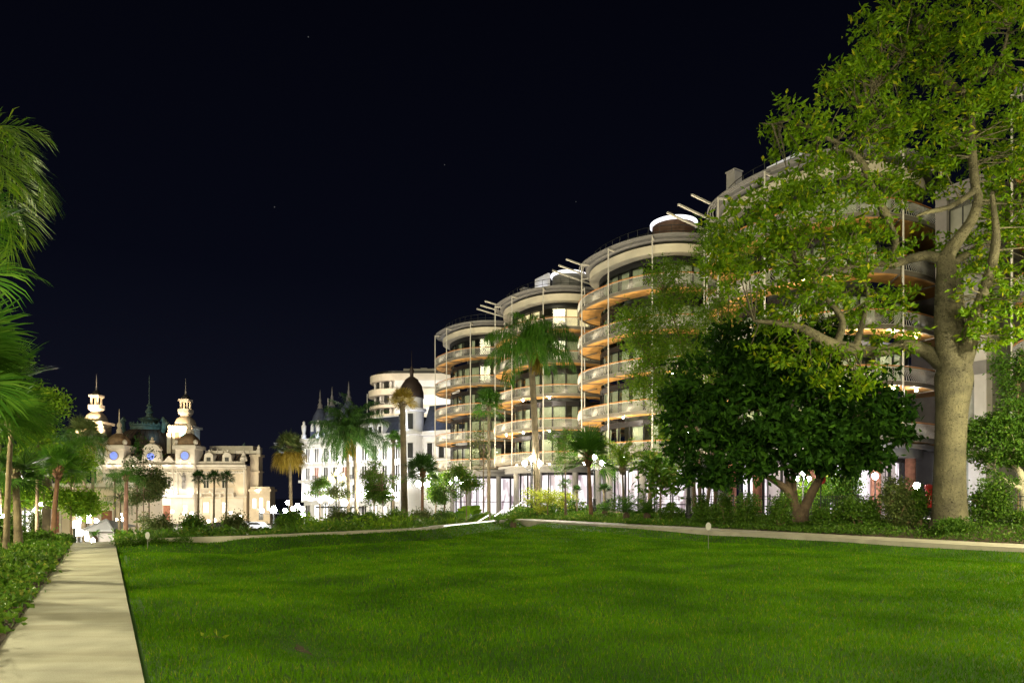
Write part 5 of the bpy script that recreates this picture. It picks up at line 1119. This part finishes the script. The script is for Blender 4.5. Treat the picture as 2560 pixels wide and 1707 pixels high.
for i, (px, lab) in enumerate(((312, 'small dark tuft at the wall foot nearest the path'), (341, 'dark little shrub at the wall foot left of the small sign'), (384, 'dark little shrub at the wall foot right of the small sign'), (440, 'fourth dark little shrub along the wall foot counting from the path'), (1240, 'dark little shrub at the wall foot below the led rail'), (1286, 'dark rounded shrub at the corner where wall meets walkway'))):
    d = 24.5 + (px - 312) / 974 * 19; t_ = np.interp(px, [288, 640, 1040, 1180, 1290], [.3, 5, 12.8, 18.6, 23.2]); x, y = st2w(float(s_wall(t_)) - .25, t_)
    rng = np.random.default_rng(260 + i); T = thing('shrub', lab, 'shrub', (x, y, -.02), 0, 'little shrubs at the wall foot'); mb = MB(); clumped(mb, rng, [(0, 0, .14, .30, .2, .14), (.15, 0, .18, .2, .15, .14)], 40, 8, .06, .10, .04); part('foliage', mb, M['hedgeleaf'], T)
# undergrowth filling the beds (nobody could count it)
def filler(name, n, ss_, tts, lm, L, Wd, hmax, seed, label, dens=None):
    rng = np.random.default_rng(seed); s = rng.uniform(*ss_, n); t = rng.uniform(*tts, n); x, y = st2w(s, t); k = (y > 2) & (abs(x) < .82 * y + 1)
    if dens is not None: k &= dens(s, t, rng)
    x, y, s, t = x[k], y[k], s[k], t[k]; z = gz(x, y) + .02; hh = hmax * (.25 + .75 * np.clip(.5 + bump(x * .9, y * .9), 0, 1)); mb = MB()
    p = np.repeat(np.c_[x, y, z], 8, 0); h8 = np.repeat(hh, 8); p[:, 2] += rng.random(len(p)) * h8; p[:, :2] += rng.normal(size=(len(p), 2)) * .12
    leaves(mb, p, rng, L, Wd, .35); o = struct(name, mb, M[lm], False, 'stuff'); o['label'] = label
filler('ground_cover', 9000, (27, 41), (25.7, 31), 'cover', .13, .075, .26, 301, 'low leafy ground cover in the bed beyond the right walkway', lambda s, t, r: (t < 29.5))
filler('ground_cover', 5500, (2, 28), (25.7, 30.5), 'hedgeleaf', .11, .055, .26, 302, 'sparse dark ground cover under the thorny tree', lambda s, t, r: r.random(len(s)) < np.where(s < 16, .35, .9))
filler('ground_cover', 13000, (4.5, 30), (-7.5, -1.15), 'cover', .105, .06, .27, 303, 'bright leafy ground cover left of the footpath', lambda s, t, r: (r.random(len(s)) < np.clip((s - 6) / 4 + (-1.2 - t) * .5, .06, 1)))
filler('undergrowth', 9000, (28, 56), (.4, 24), 'cover', .20, .08, .75, 304, 'mixed low undergrowth behind the far wall', lambda s, t, r: (s > s_wall(t) + .6) & (s < s_wall(t) + 12))
filler('undergrowth', 9000, (28, 56), (8, 24.3), 'brightleaf', .22, .08, 1.35, 306, 'bright taller leafy growth on the slope behind the low wall', lambda s, t, r: (s > s_wall(t) + 2.5) & (s < s_wall(t) + 10) & (r.random(len(s)) < .7))
filler('undergrowth', 12000, (30, 62), (25.0, 34), 'cover', .22, .10, 1.5, 305, 'leafy undergrowth below the curved towers', lambda s, t, r: (s > 41))

# left garden
def ps(label, kind, x, y, zt, R0, seed, tw=.3, **kw):
    k = y / F; px = 1280 + x / k; return palm(label, kind, px, y, 1241 - (zt - CAMZ) / k, R0 / k, tw / k, seed, **kw)
ps('feathery palm leaning in at the top left, trunk outside the picture', 'feather', -9.95, 12.0, 7.7, 1.6, 401, n=20, el=(-.3, 1.2), droop=1.7, nl=56, ll=.75, hang=.35, lm='brightleaf', group=None)
ps('big fan palm at the left edge with stiff shiny fronds halfway up', 'fan', -9.75, 11.6, 4.25, 1.55, 402, n=30, el=(-.5, 1.2), droop=.25, nl=36, pet=.42, group=None)
ps('fan palm at the left edge with thin frayed frond tips above the other fan palm', 'fan', -10.25, 12.2, 6.2, 1.75, 403, n=18, el=(-.3, 1.2), droop=.35, nl=40, lm='palmleaf', group=None)
ps('fan palm with broad overlapping fronds lowest of those at the left edge', 'fan', -11.25, 14.2, 3.9, 1.7, 409, n=30, el=(-.5, 1.2), droop=.3, nl=34, lm='palmleaf', group=None)
P_('fan palm with glossy drooping fronds above the dark one with the pale trunk', 'fan', 30, 19, 1040, 112, 13, 410, base_px=14, n=24, el=(-.6, 1.2), droop=.35, nl=34, lm='palmleaf', pet=.36, group='palms left of the path')
P_('feathery palm with soft hanging fronds among the left trees', 'feather', 178, 36, 1130, 70, 9, 415, base_px=186, n=24, el=(-.2, 1.3), droop=1.3, lm='palmleaf', nl=44, ll=.9, hang=.7, group='palms left of the path')
P_('dark fan palm with smooth pale trunk nearest the ground cover at far left', 'fan', 36, 20.5, 1170, 96, 17, 404, base_px=46, base_py=1362, n=17, el=(-.65, .7), droop=.25, nl=34, lm='palmdark', bm='palmbark', pet=.30, group='palms left of the path')
P_('fan palm with stout reddish trunk standing beside the left path edge', 'fan', 146, 25, 1172, 82, 12, 405, base_px=131, base_py=1362, n=24, el=(-.2, 1.3), droop=.45, nl=32, lm='palmleaf', bm='redbark', group='palms left of the path')
P_('palm with a cross-hatched shaggy trunk behind the reddish one', 'fan', 118, 31, 1150, 70, 20, 406, n=20, el=(-.1, 1.2), droop=.5, lm='palmleaf', bm='palmyellowbark' if 'palmyellowbark' in M else 'palmbark', group='palms left of the path', width_top=1.0)
P_('brown-tinged fan palm rising left of the palace clock tower', 'fan', 210, 44, 1090, 60, 12, 407, n=26, el=(-.3, 1.3), droop=.7, lm='olive', group='palms left of the path', skirt=8)
P_('fan palm with hanging fronds against the palace corner', 'fan', 232, 52, 1112, 50, 8, 408, n=24, el=(-.5, 1.2), droop=.7, lm='palmdark', group='palms left of the path')
small_tree('large leafy tree with fern-like bright leaves behind the left palms', 92, 27, 1075, 84, 411, 'brightleaf', 9, rz=105, n=800, L=.16, Wd=.06, group='trees left of the path', name='leafy_tree')
small_tree('bright green tree with thin forked stems by the path end', 178, 30, 1215, 60, 412, 'brightleaf', 6, rz=75, n=520, L=.16, Wd=.07, group='trees left of the path', name='leafy_tree')
small_tree('tall dark leafy tree filling the left edge behind the fan palms', 0, 26, 1000, 90, 413, 'midleaf', 8, rz=150, n=600, L=.17, Wd=.07, group='trees left of the path', name='leafy_tree')
small_tree('low dense tree behind the lamp at the far left', 10, 28, 1230, 60, 414, 'brightleaf', 8, rz=60, n=400, L=.16, Wd=.08, group='trees left of the path', name='leafy_tree')
for i, (px, d, p0, p1, w, sh, lm, lab) in enumerate((
    (12, 21, 1370, 1290, 70, 'loose', 'hedgeleaf', 'dark hedge bush at the far left edge behind the pale trunk'),
    (85, 23, 1365, 1322, 70, 'loose', 'hedgeleaf', 'dark rounded bush between the pale and reddish trunks'),
    (160, 27, 1357, 1338, 42, 'ball', 'hedgeleaf', 'low clipped hedge ball beside the reddish palm trunk'),
    (60, 17.5, 1420, 1370, 120, 'loose', 'cover', 'fresh green low bush in front of the pale palm trunk'),
    (50, 15.5, 1450, 1395, 150, 'loose', 'midleaf', 'leafy green low bush nearest the left edge'),
    (105, 33, 1345, 1270, 40, 'loose', 'olive', 'pale leafed bush before the pink villa wall'))):
    bush_thing(lab, px, d, p0, p1, w, lm, 420 + i, sh, L=.10, Wd=.055, group='bushes left of the path')

# ---------------------------------------------------------------- lamps
M['hugeglobe'] = emis('garden lamp globe', (1, .91, .54), 780); M['midglobe'] = emis('garden lamp globe', (1, .91, .60), 170); M['lampsoft'] = emis('soft lamp globe', (1, .93, .78), 30)
def lamp_mesh(n=10, r=.2): return MB().lathe([(.001, -r), (r * .6, -r * .8), (r, 0), (r * .6, r * .8), (.001, r)], n=n)
GL = {}
def globe(m, r):
    if (m, r) not in GL: GL[(m, r)] = lamp_mesh(10, r).mesh('globe', M[m], True)
    return GL[(m, r)]
def street_lamp(label, px, py, d, arms=1, r=.2, m='lamp', group='street lamps', base_py=None, spread=.55, tall=None):
    d = beyond(px, d); p = at(px, py, d); b = base_at(px, d, base_py); b[2] -= .05; h = p[2] - b[2]; T = thing('street_lamp', label, 'street lamp', tuple(b), 0, group); s = min(1.3, max(.5, h / 4))
    pm = MB().lathe([(.20 * s, 0), (.20 * s, .1), (.14 * s, .16), (.15 * s, .5), (.17 * s, .55), (.12 * s, .62), (.10 * s, 1.1 * s), (.14 * s, 1.14 * s), (.075 * s, 1.2 * s), (.055 * s, h - .45), (.09 * s, h - .40), (.06 * s, h - r - .02), (.11 * s, h - r)], n=12)
    gs = [(0, 0, h)] if arms != 2 else []
    if arms > 1:
        na = 2 if arms in (2, 3) else arms - 1
        for a in range(na):
            t = a * 2 * PI / na + .25; q = np.array([math.cos(t) * spread, math.sin(t) * spread, h - .35 if arms != 2 else h]); pm.tube(curve([(0, 0, q[2] - .45), (q[0] * .6, q[1] * .6, q[2] - .50), (q[0], q[1], q[2] - r)], 5), .03, 6); gs.append(tuple(q))
    part('post', pm, M['iron'], T, True)
    for g in gs: link('globe', globe(m, r), T, g)
    return T
SL = street_lamp
SL('three-globed street lamp shining beside the tall feathery palm trunk', 1330, 1146, 44, 3, .20, 'lamp')
SL('tall black street lamp with five globes partly hidden by the dark tree', 1722, 1085, 37, 5, .15, 'lampsoft', spread=.5)
SL('street lamp glowing through the stout fan palm crown', 1486, 1143, 47, 3, .2, 'lamp', spread=.6)
SL('large white street lamp with clustered globes right of the twin palms', 925, 1228, 68, 5, .25, 'lamp', spread=.55)
SL('bright globe lamp at the foot of the twin palms', 861, 1256, 62, 1, .32, 'lamp')
SL('two-globed lamp behind the dark low fan palm', 1057, 1208, 52, 2, .26, 'lamp', spread=.32)
SL('globe lamp left of the banana clump before the shop fronts', 1140, 1196, 58, 3, .16, 'lampcool', spread=.5)
SL('globe lamp shining through the bright airy young tree', 978, 1226, 64, 3, .17, 'lampcool', spread=.4)
SL('five-globed plaza lamp left of the lone golden palm', 684, 1270, 105, 5, .34, 'lampcool', spread=1.7)
SL('pinkish single plaza lamp at the trunk of the lone golden palm', 721, 1256, 112, 1, .40, 'lamp')
SL('slanted pair of globes right of the golden palm trunk', 744, 1264, 80, 3, .28, 'lamp', spread=.5)
SL('low single globe below the slanted pair by the golden palm', 757, 1286, 78, 1, .28, 'lamp')
SL('globe lamp behind the young tree at the hotel corner', 814, 1251, 70, 2, .22, 'lampcool', spread=.5)
for i, (px, py, lab) in enumerate(((430, 1278, 'lantern on the palace forecourt nearest the entrance doors'), (470, 1283, 'pair of forecourt lanterns left of the slim palms'), (521, 1302, 'low forecourt lamp between the left and middle slim palms'), (536, 1300, 'low forecourt lamp beside the middle slim palm'), (577, 1281, 'forecourt lantern right of the slim palms'), (600, 1290, 'forecourt lantern at the palace corner'))):
    SL(lab, px, py, 158, 2 if i == 1 else 1, .32, 'lamp', 'lanterns on the palace forecourt', spread=.8)
SL('glowing single lamp at the far left edge behind the pale trunk', 13, 1294, 26, 1, .16, 'lamp')
SL('dark lamp post behind the left fan palm fronds', 62, 1228, 34, 2, .16, 'lampcool', spread=.3)
SL('wide cluster of white globes left of the tent', 222, 1290, 52, 5, .16, 'lampsoft', spread=.5)
SL('globes shining beside the cross-hatched shaggy trunk', 104, 1260, 40, 3, .18, 'lamp', spread=.3)
SL('white globes among the palm trunks right of the tent', 302, 1286, 50, 5, .11, 'lampsoft', spread=.35)
SL('lamp globes low among the palms right of the tent', 296, 1310, 48, 3, .10, 'lampsoft', spread=.4)
SL('starry white lamp between the column shrub and the thorny trunk', 2292, 1214, 44, 1, .22, 'lampcool')
SL('white lamp right of the shop window behind the thin shrub', 2188, 1190, 47, 1, .22, 'lampcool')
SL('street lamp with dark post behind the forked trunk', 2008, 1182, 43, 3, .14, 'lampcool', spread=.45)
for i, (px, py, d, lab) in enumerate(((186, 1310, 32, 'tallest bollard light at the path end'), (189, 1331, 33, 'first low bollard light left of the path end'), (202, 1331, 34.5, 'second low bollard light at the path end'), (215, 1335, 36, 'third low bollard light beyond the path end'), (217, 1343, 35, 'fourth low bollard light beyond the path end'), (232, 1352, 34, 'lowest bollard light nearest the tent'))):
    p = at(px, py, d); b = base_at(px, d); T = thing('bollard_light', lab, 'bollard light', tuple(b), 0, 'bollard lights at the path end'); h = p[2] - b[2]
    part('post', MB().lathe([(.07, 0), (.06, max(h - .16, .05)), (.08, max(h - .15, .06))], n=10), M['iron'], T); part('lens', MB().lathe([(.07, h - .15), (.08, h), (.07, h + .12), (.001, h + .16)], n=10), M['lamp'], T)
# yellow hotel lanterns
T = thing('lantern_stand', 'cluster of yellow-green lanterns hanging at the hotel entrance', 'lantern', tuple(base_at(840, 92)), 0); b = T.location
part('post', MB().tube([(0, 0, 0), (0, 0, at(840, 1190, 92)[2] - b[2])], .09, 8), M['iron'], T)
for px, py in ((825, 1196), (841, 1184), (859, 1194), (833, 1202), (850, 1200)):
    p = at(px, py, 92) - np.array(b); a = part('lantern', MB().lathe([(.36, -.25), (.32, .1), (.12, .4), (.04, .7)], tuple(p), 10), M['lampyellow'], T); part('hanger', MB().beam((0, 0, p[2] + .2), (p[0] + .01, p[1], p[2] + .9), .08), M['iron'], a)
# lamps outside the picture, most of them added to brighten lawn, path and trees
for lab, s, t, h, g in (('tall garden lamp right of the thorny tree, outside the picture', 6.5, 28.0, 5.6, 'hugeglobe'), ('added tall garden lamp in the left bed, outside the picture', 10, -4.6, 5.0, 'midglobe'), ('added tall garden lamp among the left trees, outside the picture', 22, -6.5, 4.6, 'bigglobe'), ('added tall garden lamp right of the lawn, outside the picture', -2, 18, 7.0, 'bigglobe'), ('added tall garden lamp behind the viewer on the lawn side', -6, 8, 7.0, 'bigglobe'), ('tall garden lamp behind the viewer on the left path', -3.5, -2.2, 5.2, 'midglobe'), ('tall garden lamp behind the viewer on the right walkway', -5.0, 25.6, 6.2, 'bigglobe')):
    x, y = st2w(s, t); T = thing('garden_lamp', lab, 'street lamp', (x, y, 0), 0, 'garden lamps')
    part('post', MB().lathe([(.16, 0), (.14, .6), (.07, .8), (.05, h)], n=10), M['iron'], T); link('globe', globe(g, .26), T, (0, 0, h + .24))

# ---------------------------------------------------------------- rails, fences, signs, tent, cars, sculpture
def led_rail(label, p, q, post=True, name='lit_handrail'):
    a, b = at(*p), at(*q); T = thing(name, label, 'handrail', tuple(a), 0, 'led-lit handrails by the stairs'); v = b - a
    part('led', MB().tube([np.zeros(3), v], .032 if post else .014, 6), M['led'], T); part('rail', MB().tube([np.array([0, 0, .05]), v + [0, 0, .05]], .022, 6), M['white'], T)
    if post:
        mb = MB()
        for e in (np.zeros(3), v): mb.tube([e + [0, 0, .05], e - [0, 0, 1.0]], .022, 5)
        part('post', mb, M['iron'], T)
led_rail('upper led-lit stair rail right of the middle one', (1276, 1274, 50), (1303, 1256, 53))
led_rail('middle led-lit stair rail of the stairs by the wall corner', (1236, 1290, 47), (1262, 1272, 50))
led_rail('lower short led-lit stair rail meeting the wall', (1192, 1305, 45), (1221, 1288, 47))
led_rail('long level led strip along the top of the low wall', (1072, 1318, 34.2), (1242, 1301, 43.5), False)
led_rail('small led rail among bushes right of the lamp globe', (931, 1304, 46), (946, 1291, 48))
led_rail('tiny led rail low in the bushes left of the other small rail', (899, 1320, 44), (909, 1311, 45))
def fence(label, pts, h=1.05, name='fence'):
    P = np.array(pts); T = thing(name, label, 'fence', tuple(P[0]), 0); mb = MB(); Q = P - P[0]
    for a, b in zip(Q[:-1], Q[1:]):
        n = int(np.linalg.norm(b - a) / .13); mb.beam(a + [0, 0, h], b + [0, 0, h], .05, .04); mb.beam(a + [0, 0, .12], b + [0, 0, .12], .04, .03); mb.beam(a + [0, 0, h - .16], b + [0, 0, h - .16], .03, .025)
        for i in range(n): p = a + (b - a) * i / n; mb.tube([p + [0, 0, .12], p + [0, 0, h]], .011, 4, False)
    part('railing', mb, M['iron'], T)
    for p in Q: part('post', MB().lathe([(.04, 0), (.04, h + .05), (.055, h + .07), (.02, h + .14)], tuple(p), 8), M['iron'], T)
def gpt(s, t, dz=0): x, y = st2w(s, t); return (x, y, float(gz(x, y)) + dz)
fence('long dark iron fence behind the shrubs along the right walkway', [gpt(s, 31.6) for s in np.linspace(2, 38, 15)])
fence('short pale railing behind the stout fan palm', [gpt(s, 33.0) for s in np.linspace(41, 50, 5)])
def stake_sign(label, px, d, pc, w, h):
    b = at(px, 1362, d); b[2] = -.2; c = at(px, pc, d); T = thing('stake_sign', label, 'sign', tuple(b), 0, 'small signs stuck in the lawn')
    part('stake', MB().tube([(0, 0, 0), (0, 0, c[2] - b[2] + h * .4)], .010, 6), M['louvre'], T); th = np.linspace(0, 2 * PI, 24, endpoint=False)
    part('plate', MB().slab_y([(w / 2 * math.cos(t), c[2] - b[2] + h / 2 * math.sin(t)) for t in th], -.012, -.004), M['signback'], T)
stake_sign('small oval sign on a thin stake in the lawn before the ball shrub', 1771, 24.5, 1315, .20, .28)
stake_sign('small oval sign on a thin stake at the left end of the low wall', 369, 23.0, 1338, .15, .24)
# red round road sign
b = base_at(2052, 38); T = thing('road_sign', 'red round road sign on a thin pole behind the dark tree', 'sign', tuple(b), 0); h = at(2052, 1198, 38)[2] - b[2]
part('pole', MB().tube([(0, 0, 0), (0, 0, h + .1)], .035, 8), M['iron'], T); th = np.linspace(0, 2 * PI, 28, endpoint=False)
part('plate', MB().slab_y([(.26 * math.cos(t), h + .26 * math.sin(t)) for t in th], -.06, -.04), M['signred'], T)
for px, py, d, hh, lab in ((476, 1297, 150, 1.5, 'slim red post standing on the palace forecourt left of the slim palms'), (604, 1313, 120, 1.4, 'slim red post near the white car below the palace corner'), (2322, 1240, 36, 1.3, 'small red post left against the thorny trunk')):
    p = at(px, py, d); T = thing('red_post', lab, 'post', (p[0], p[1], p[2] - hh / 2)); part('shaft', MB().lathe([(.16, 0), (.16, hh * .8), (.22, hh * .82), (.2, hh * .95), (.05, hh)], n=10), M['signred'], T)
# tent
b = base_at(258, 44, 1352); T = thing('tent', 'small white peaked market tent beyond the path end', 'tent', tuple(b)); k = 44 / F
def tx_(p): return (p - 258) * k
z = lambda p: (1352 - p) * k
x0, x1, xm = tx_(222), tx_(296), tx_(248)
part('canopy', MB().add([(x0, -.6, z(1327)), (x1, -.6, z(1327)), (xm, .8, z(1299)), (x0, 2.4, z(1322)), (x1, 2.4, z(1318)), (x0, -.6, z(1324)), (x1, -.6, z(1324))], [[0, 1, 6, 5], [5, 6, 2], [6, 4, 2], [4, 3, 2], [3, 5, 2]]), M['canvas'], T)
part('ridge_trim', MB().beam((xm, .75, z(1298)), (x1, -.62, z(1322)), .10, .06).beam((xm, .75, z(1298)), (x0, -.62, z(1322)), .10, .06), M['canvas'], T)
part('side_wall', MB().box(x0 + .1, x1 - .1, -.3, -.26, 0 - .6, z(1327)), M['concrete'], T)
for xx in (x0 + .05, xm + .1, x1 - .05): part('pole', MB().tube([(xx, -.45, -.6), (xx, -.45, z(1327))], .03, 6), M['white'], T)
# round dark dish on the square
b = base_at(393, 120); T = thing('round_sculpture', 'big dark glossy round dish standing on the square before the palace', 'sculpture', tuple(b)); c = at(393, 1300, 120) - b; r = 21 * 120 / F
o = part('dish', MB().lathe([(.001, -.5), (r * .6, -.4), (r, -.05), (r, .05), (r * .6, .12), (.001, .02)], n=36), M['carpaint'], T, True, loc=tuple(c)); o.rotation_euler = (R(68), R(14), 0)
part('plinth', MB().lathe([(1.2, -.2), (1.2, max(c[2] - r, .3) + .5), (.6, max(c[2] - r, .3) + .9)], n=24), M['concrete'], T)
def car(label, px, d, rot, m, group='cars on the palace square'):
    b = base_at(px, d); T = thing('car', label, 'car', tuple(b), R(rot), group)
    prof = [(-2.1, .35), (-2.15, .75), (-1.5, .9), (-.9, 1.38), (.6, 1.42), (1.3, .98), (2.05, .8), (2.15, .4)]
    part('body', MB().slab_y(prof, -.85, .85), M[m], T); part('window', MB().slab_y([(-1.35, .93), (-.85, 1.3), (.55, 1.34), (1.1, .99)], -.86, .86), M['windark'], T)
    for x in (-1.35, 1.35):
        for y in (-.8, .8):
            w = part('wheel', MB().lathe([(.2, -.11), (.32, -.11), (.33, 0), (.32, .11), (.2, .11)], n=16), M['rubber'], T, True, loc=(x, y, .33)); w.rotation_euler = (R(90), 0, 0)
            part('rim', MB().lathe([(.02, -.12), (.2, -.10), (.2, .10), (.02, .12)], n=12), M['louvre'], w)
    for y in (-.6, .6): part('headlight', MB().lathe([(.01, -.1), (.1, -.05), (.1, .05), (.01, .1)], (2.1, y, .68), 8), M['lampcool'], T)
car('dark car parked below the rightmost slim palm', 550, 135, 0, 'carpaint'); car('white car with headlights crossing the square below the palace annex', 640, 112, 172, 'carwhite'); car('dark car waiting beside the palace annex door', 612, 160, 170, 'carpaint')

# yellow leafy sprig fallen on the grass
x, y = w2st(*at(532, 1607, 1)[:2]) if 0 else (0, 0)
d_ = 1.78 * F / (1607 - 1241); T = thing('fallen_sprig', 'yellow leafy sprig lying on the grass near the path', 'leaf', ((532 - 1280) / F * d_, d_, -.03), 0); rng = np.random.default_rng(77); mb = MB()
leaves(mb, np.c_[np.linspace(-.12, .12, 9), rng.normal(size=9) * .02, .03 + 0 * np.arange(9)], rng, .09, .035, 0.)
part('leaves', mb, M['limeleaf'], T); part('stem', MB().tube([(-.14, 0, .02), (0, .01, .03), (.14, 0, .02)], .004, 4), M['bark'], T)

for k in ('shoplit', 'shopdim', 'rim', 'led', 'curtain_warm', 'winlit', 'doorlit', 'bluelit', 'lampyellow'): M[k].cycles.emission_sampling = 'NONE'
for k in ('lamp', 'lampcool', 'lampsoft', 'midglobe', 'bigglobe', 'hugeglobe', 'spot'): M[k].cycles.emission_sampling = 'FRONT'
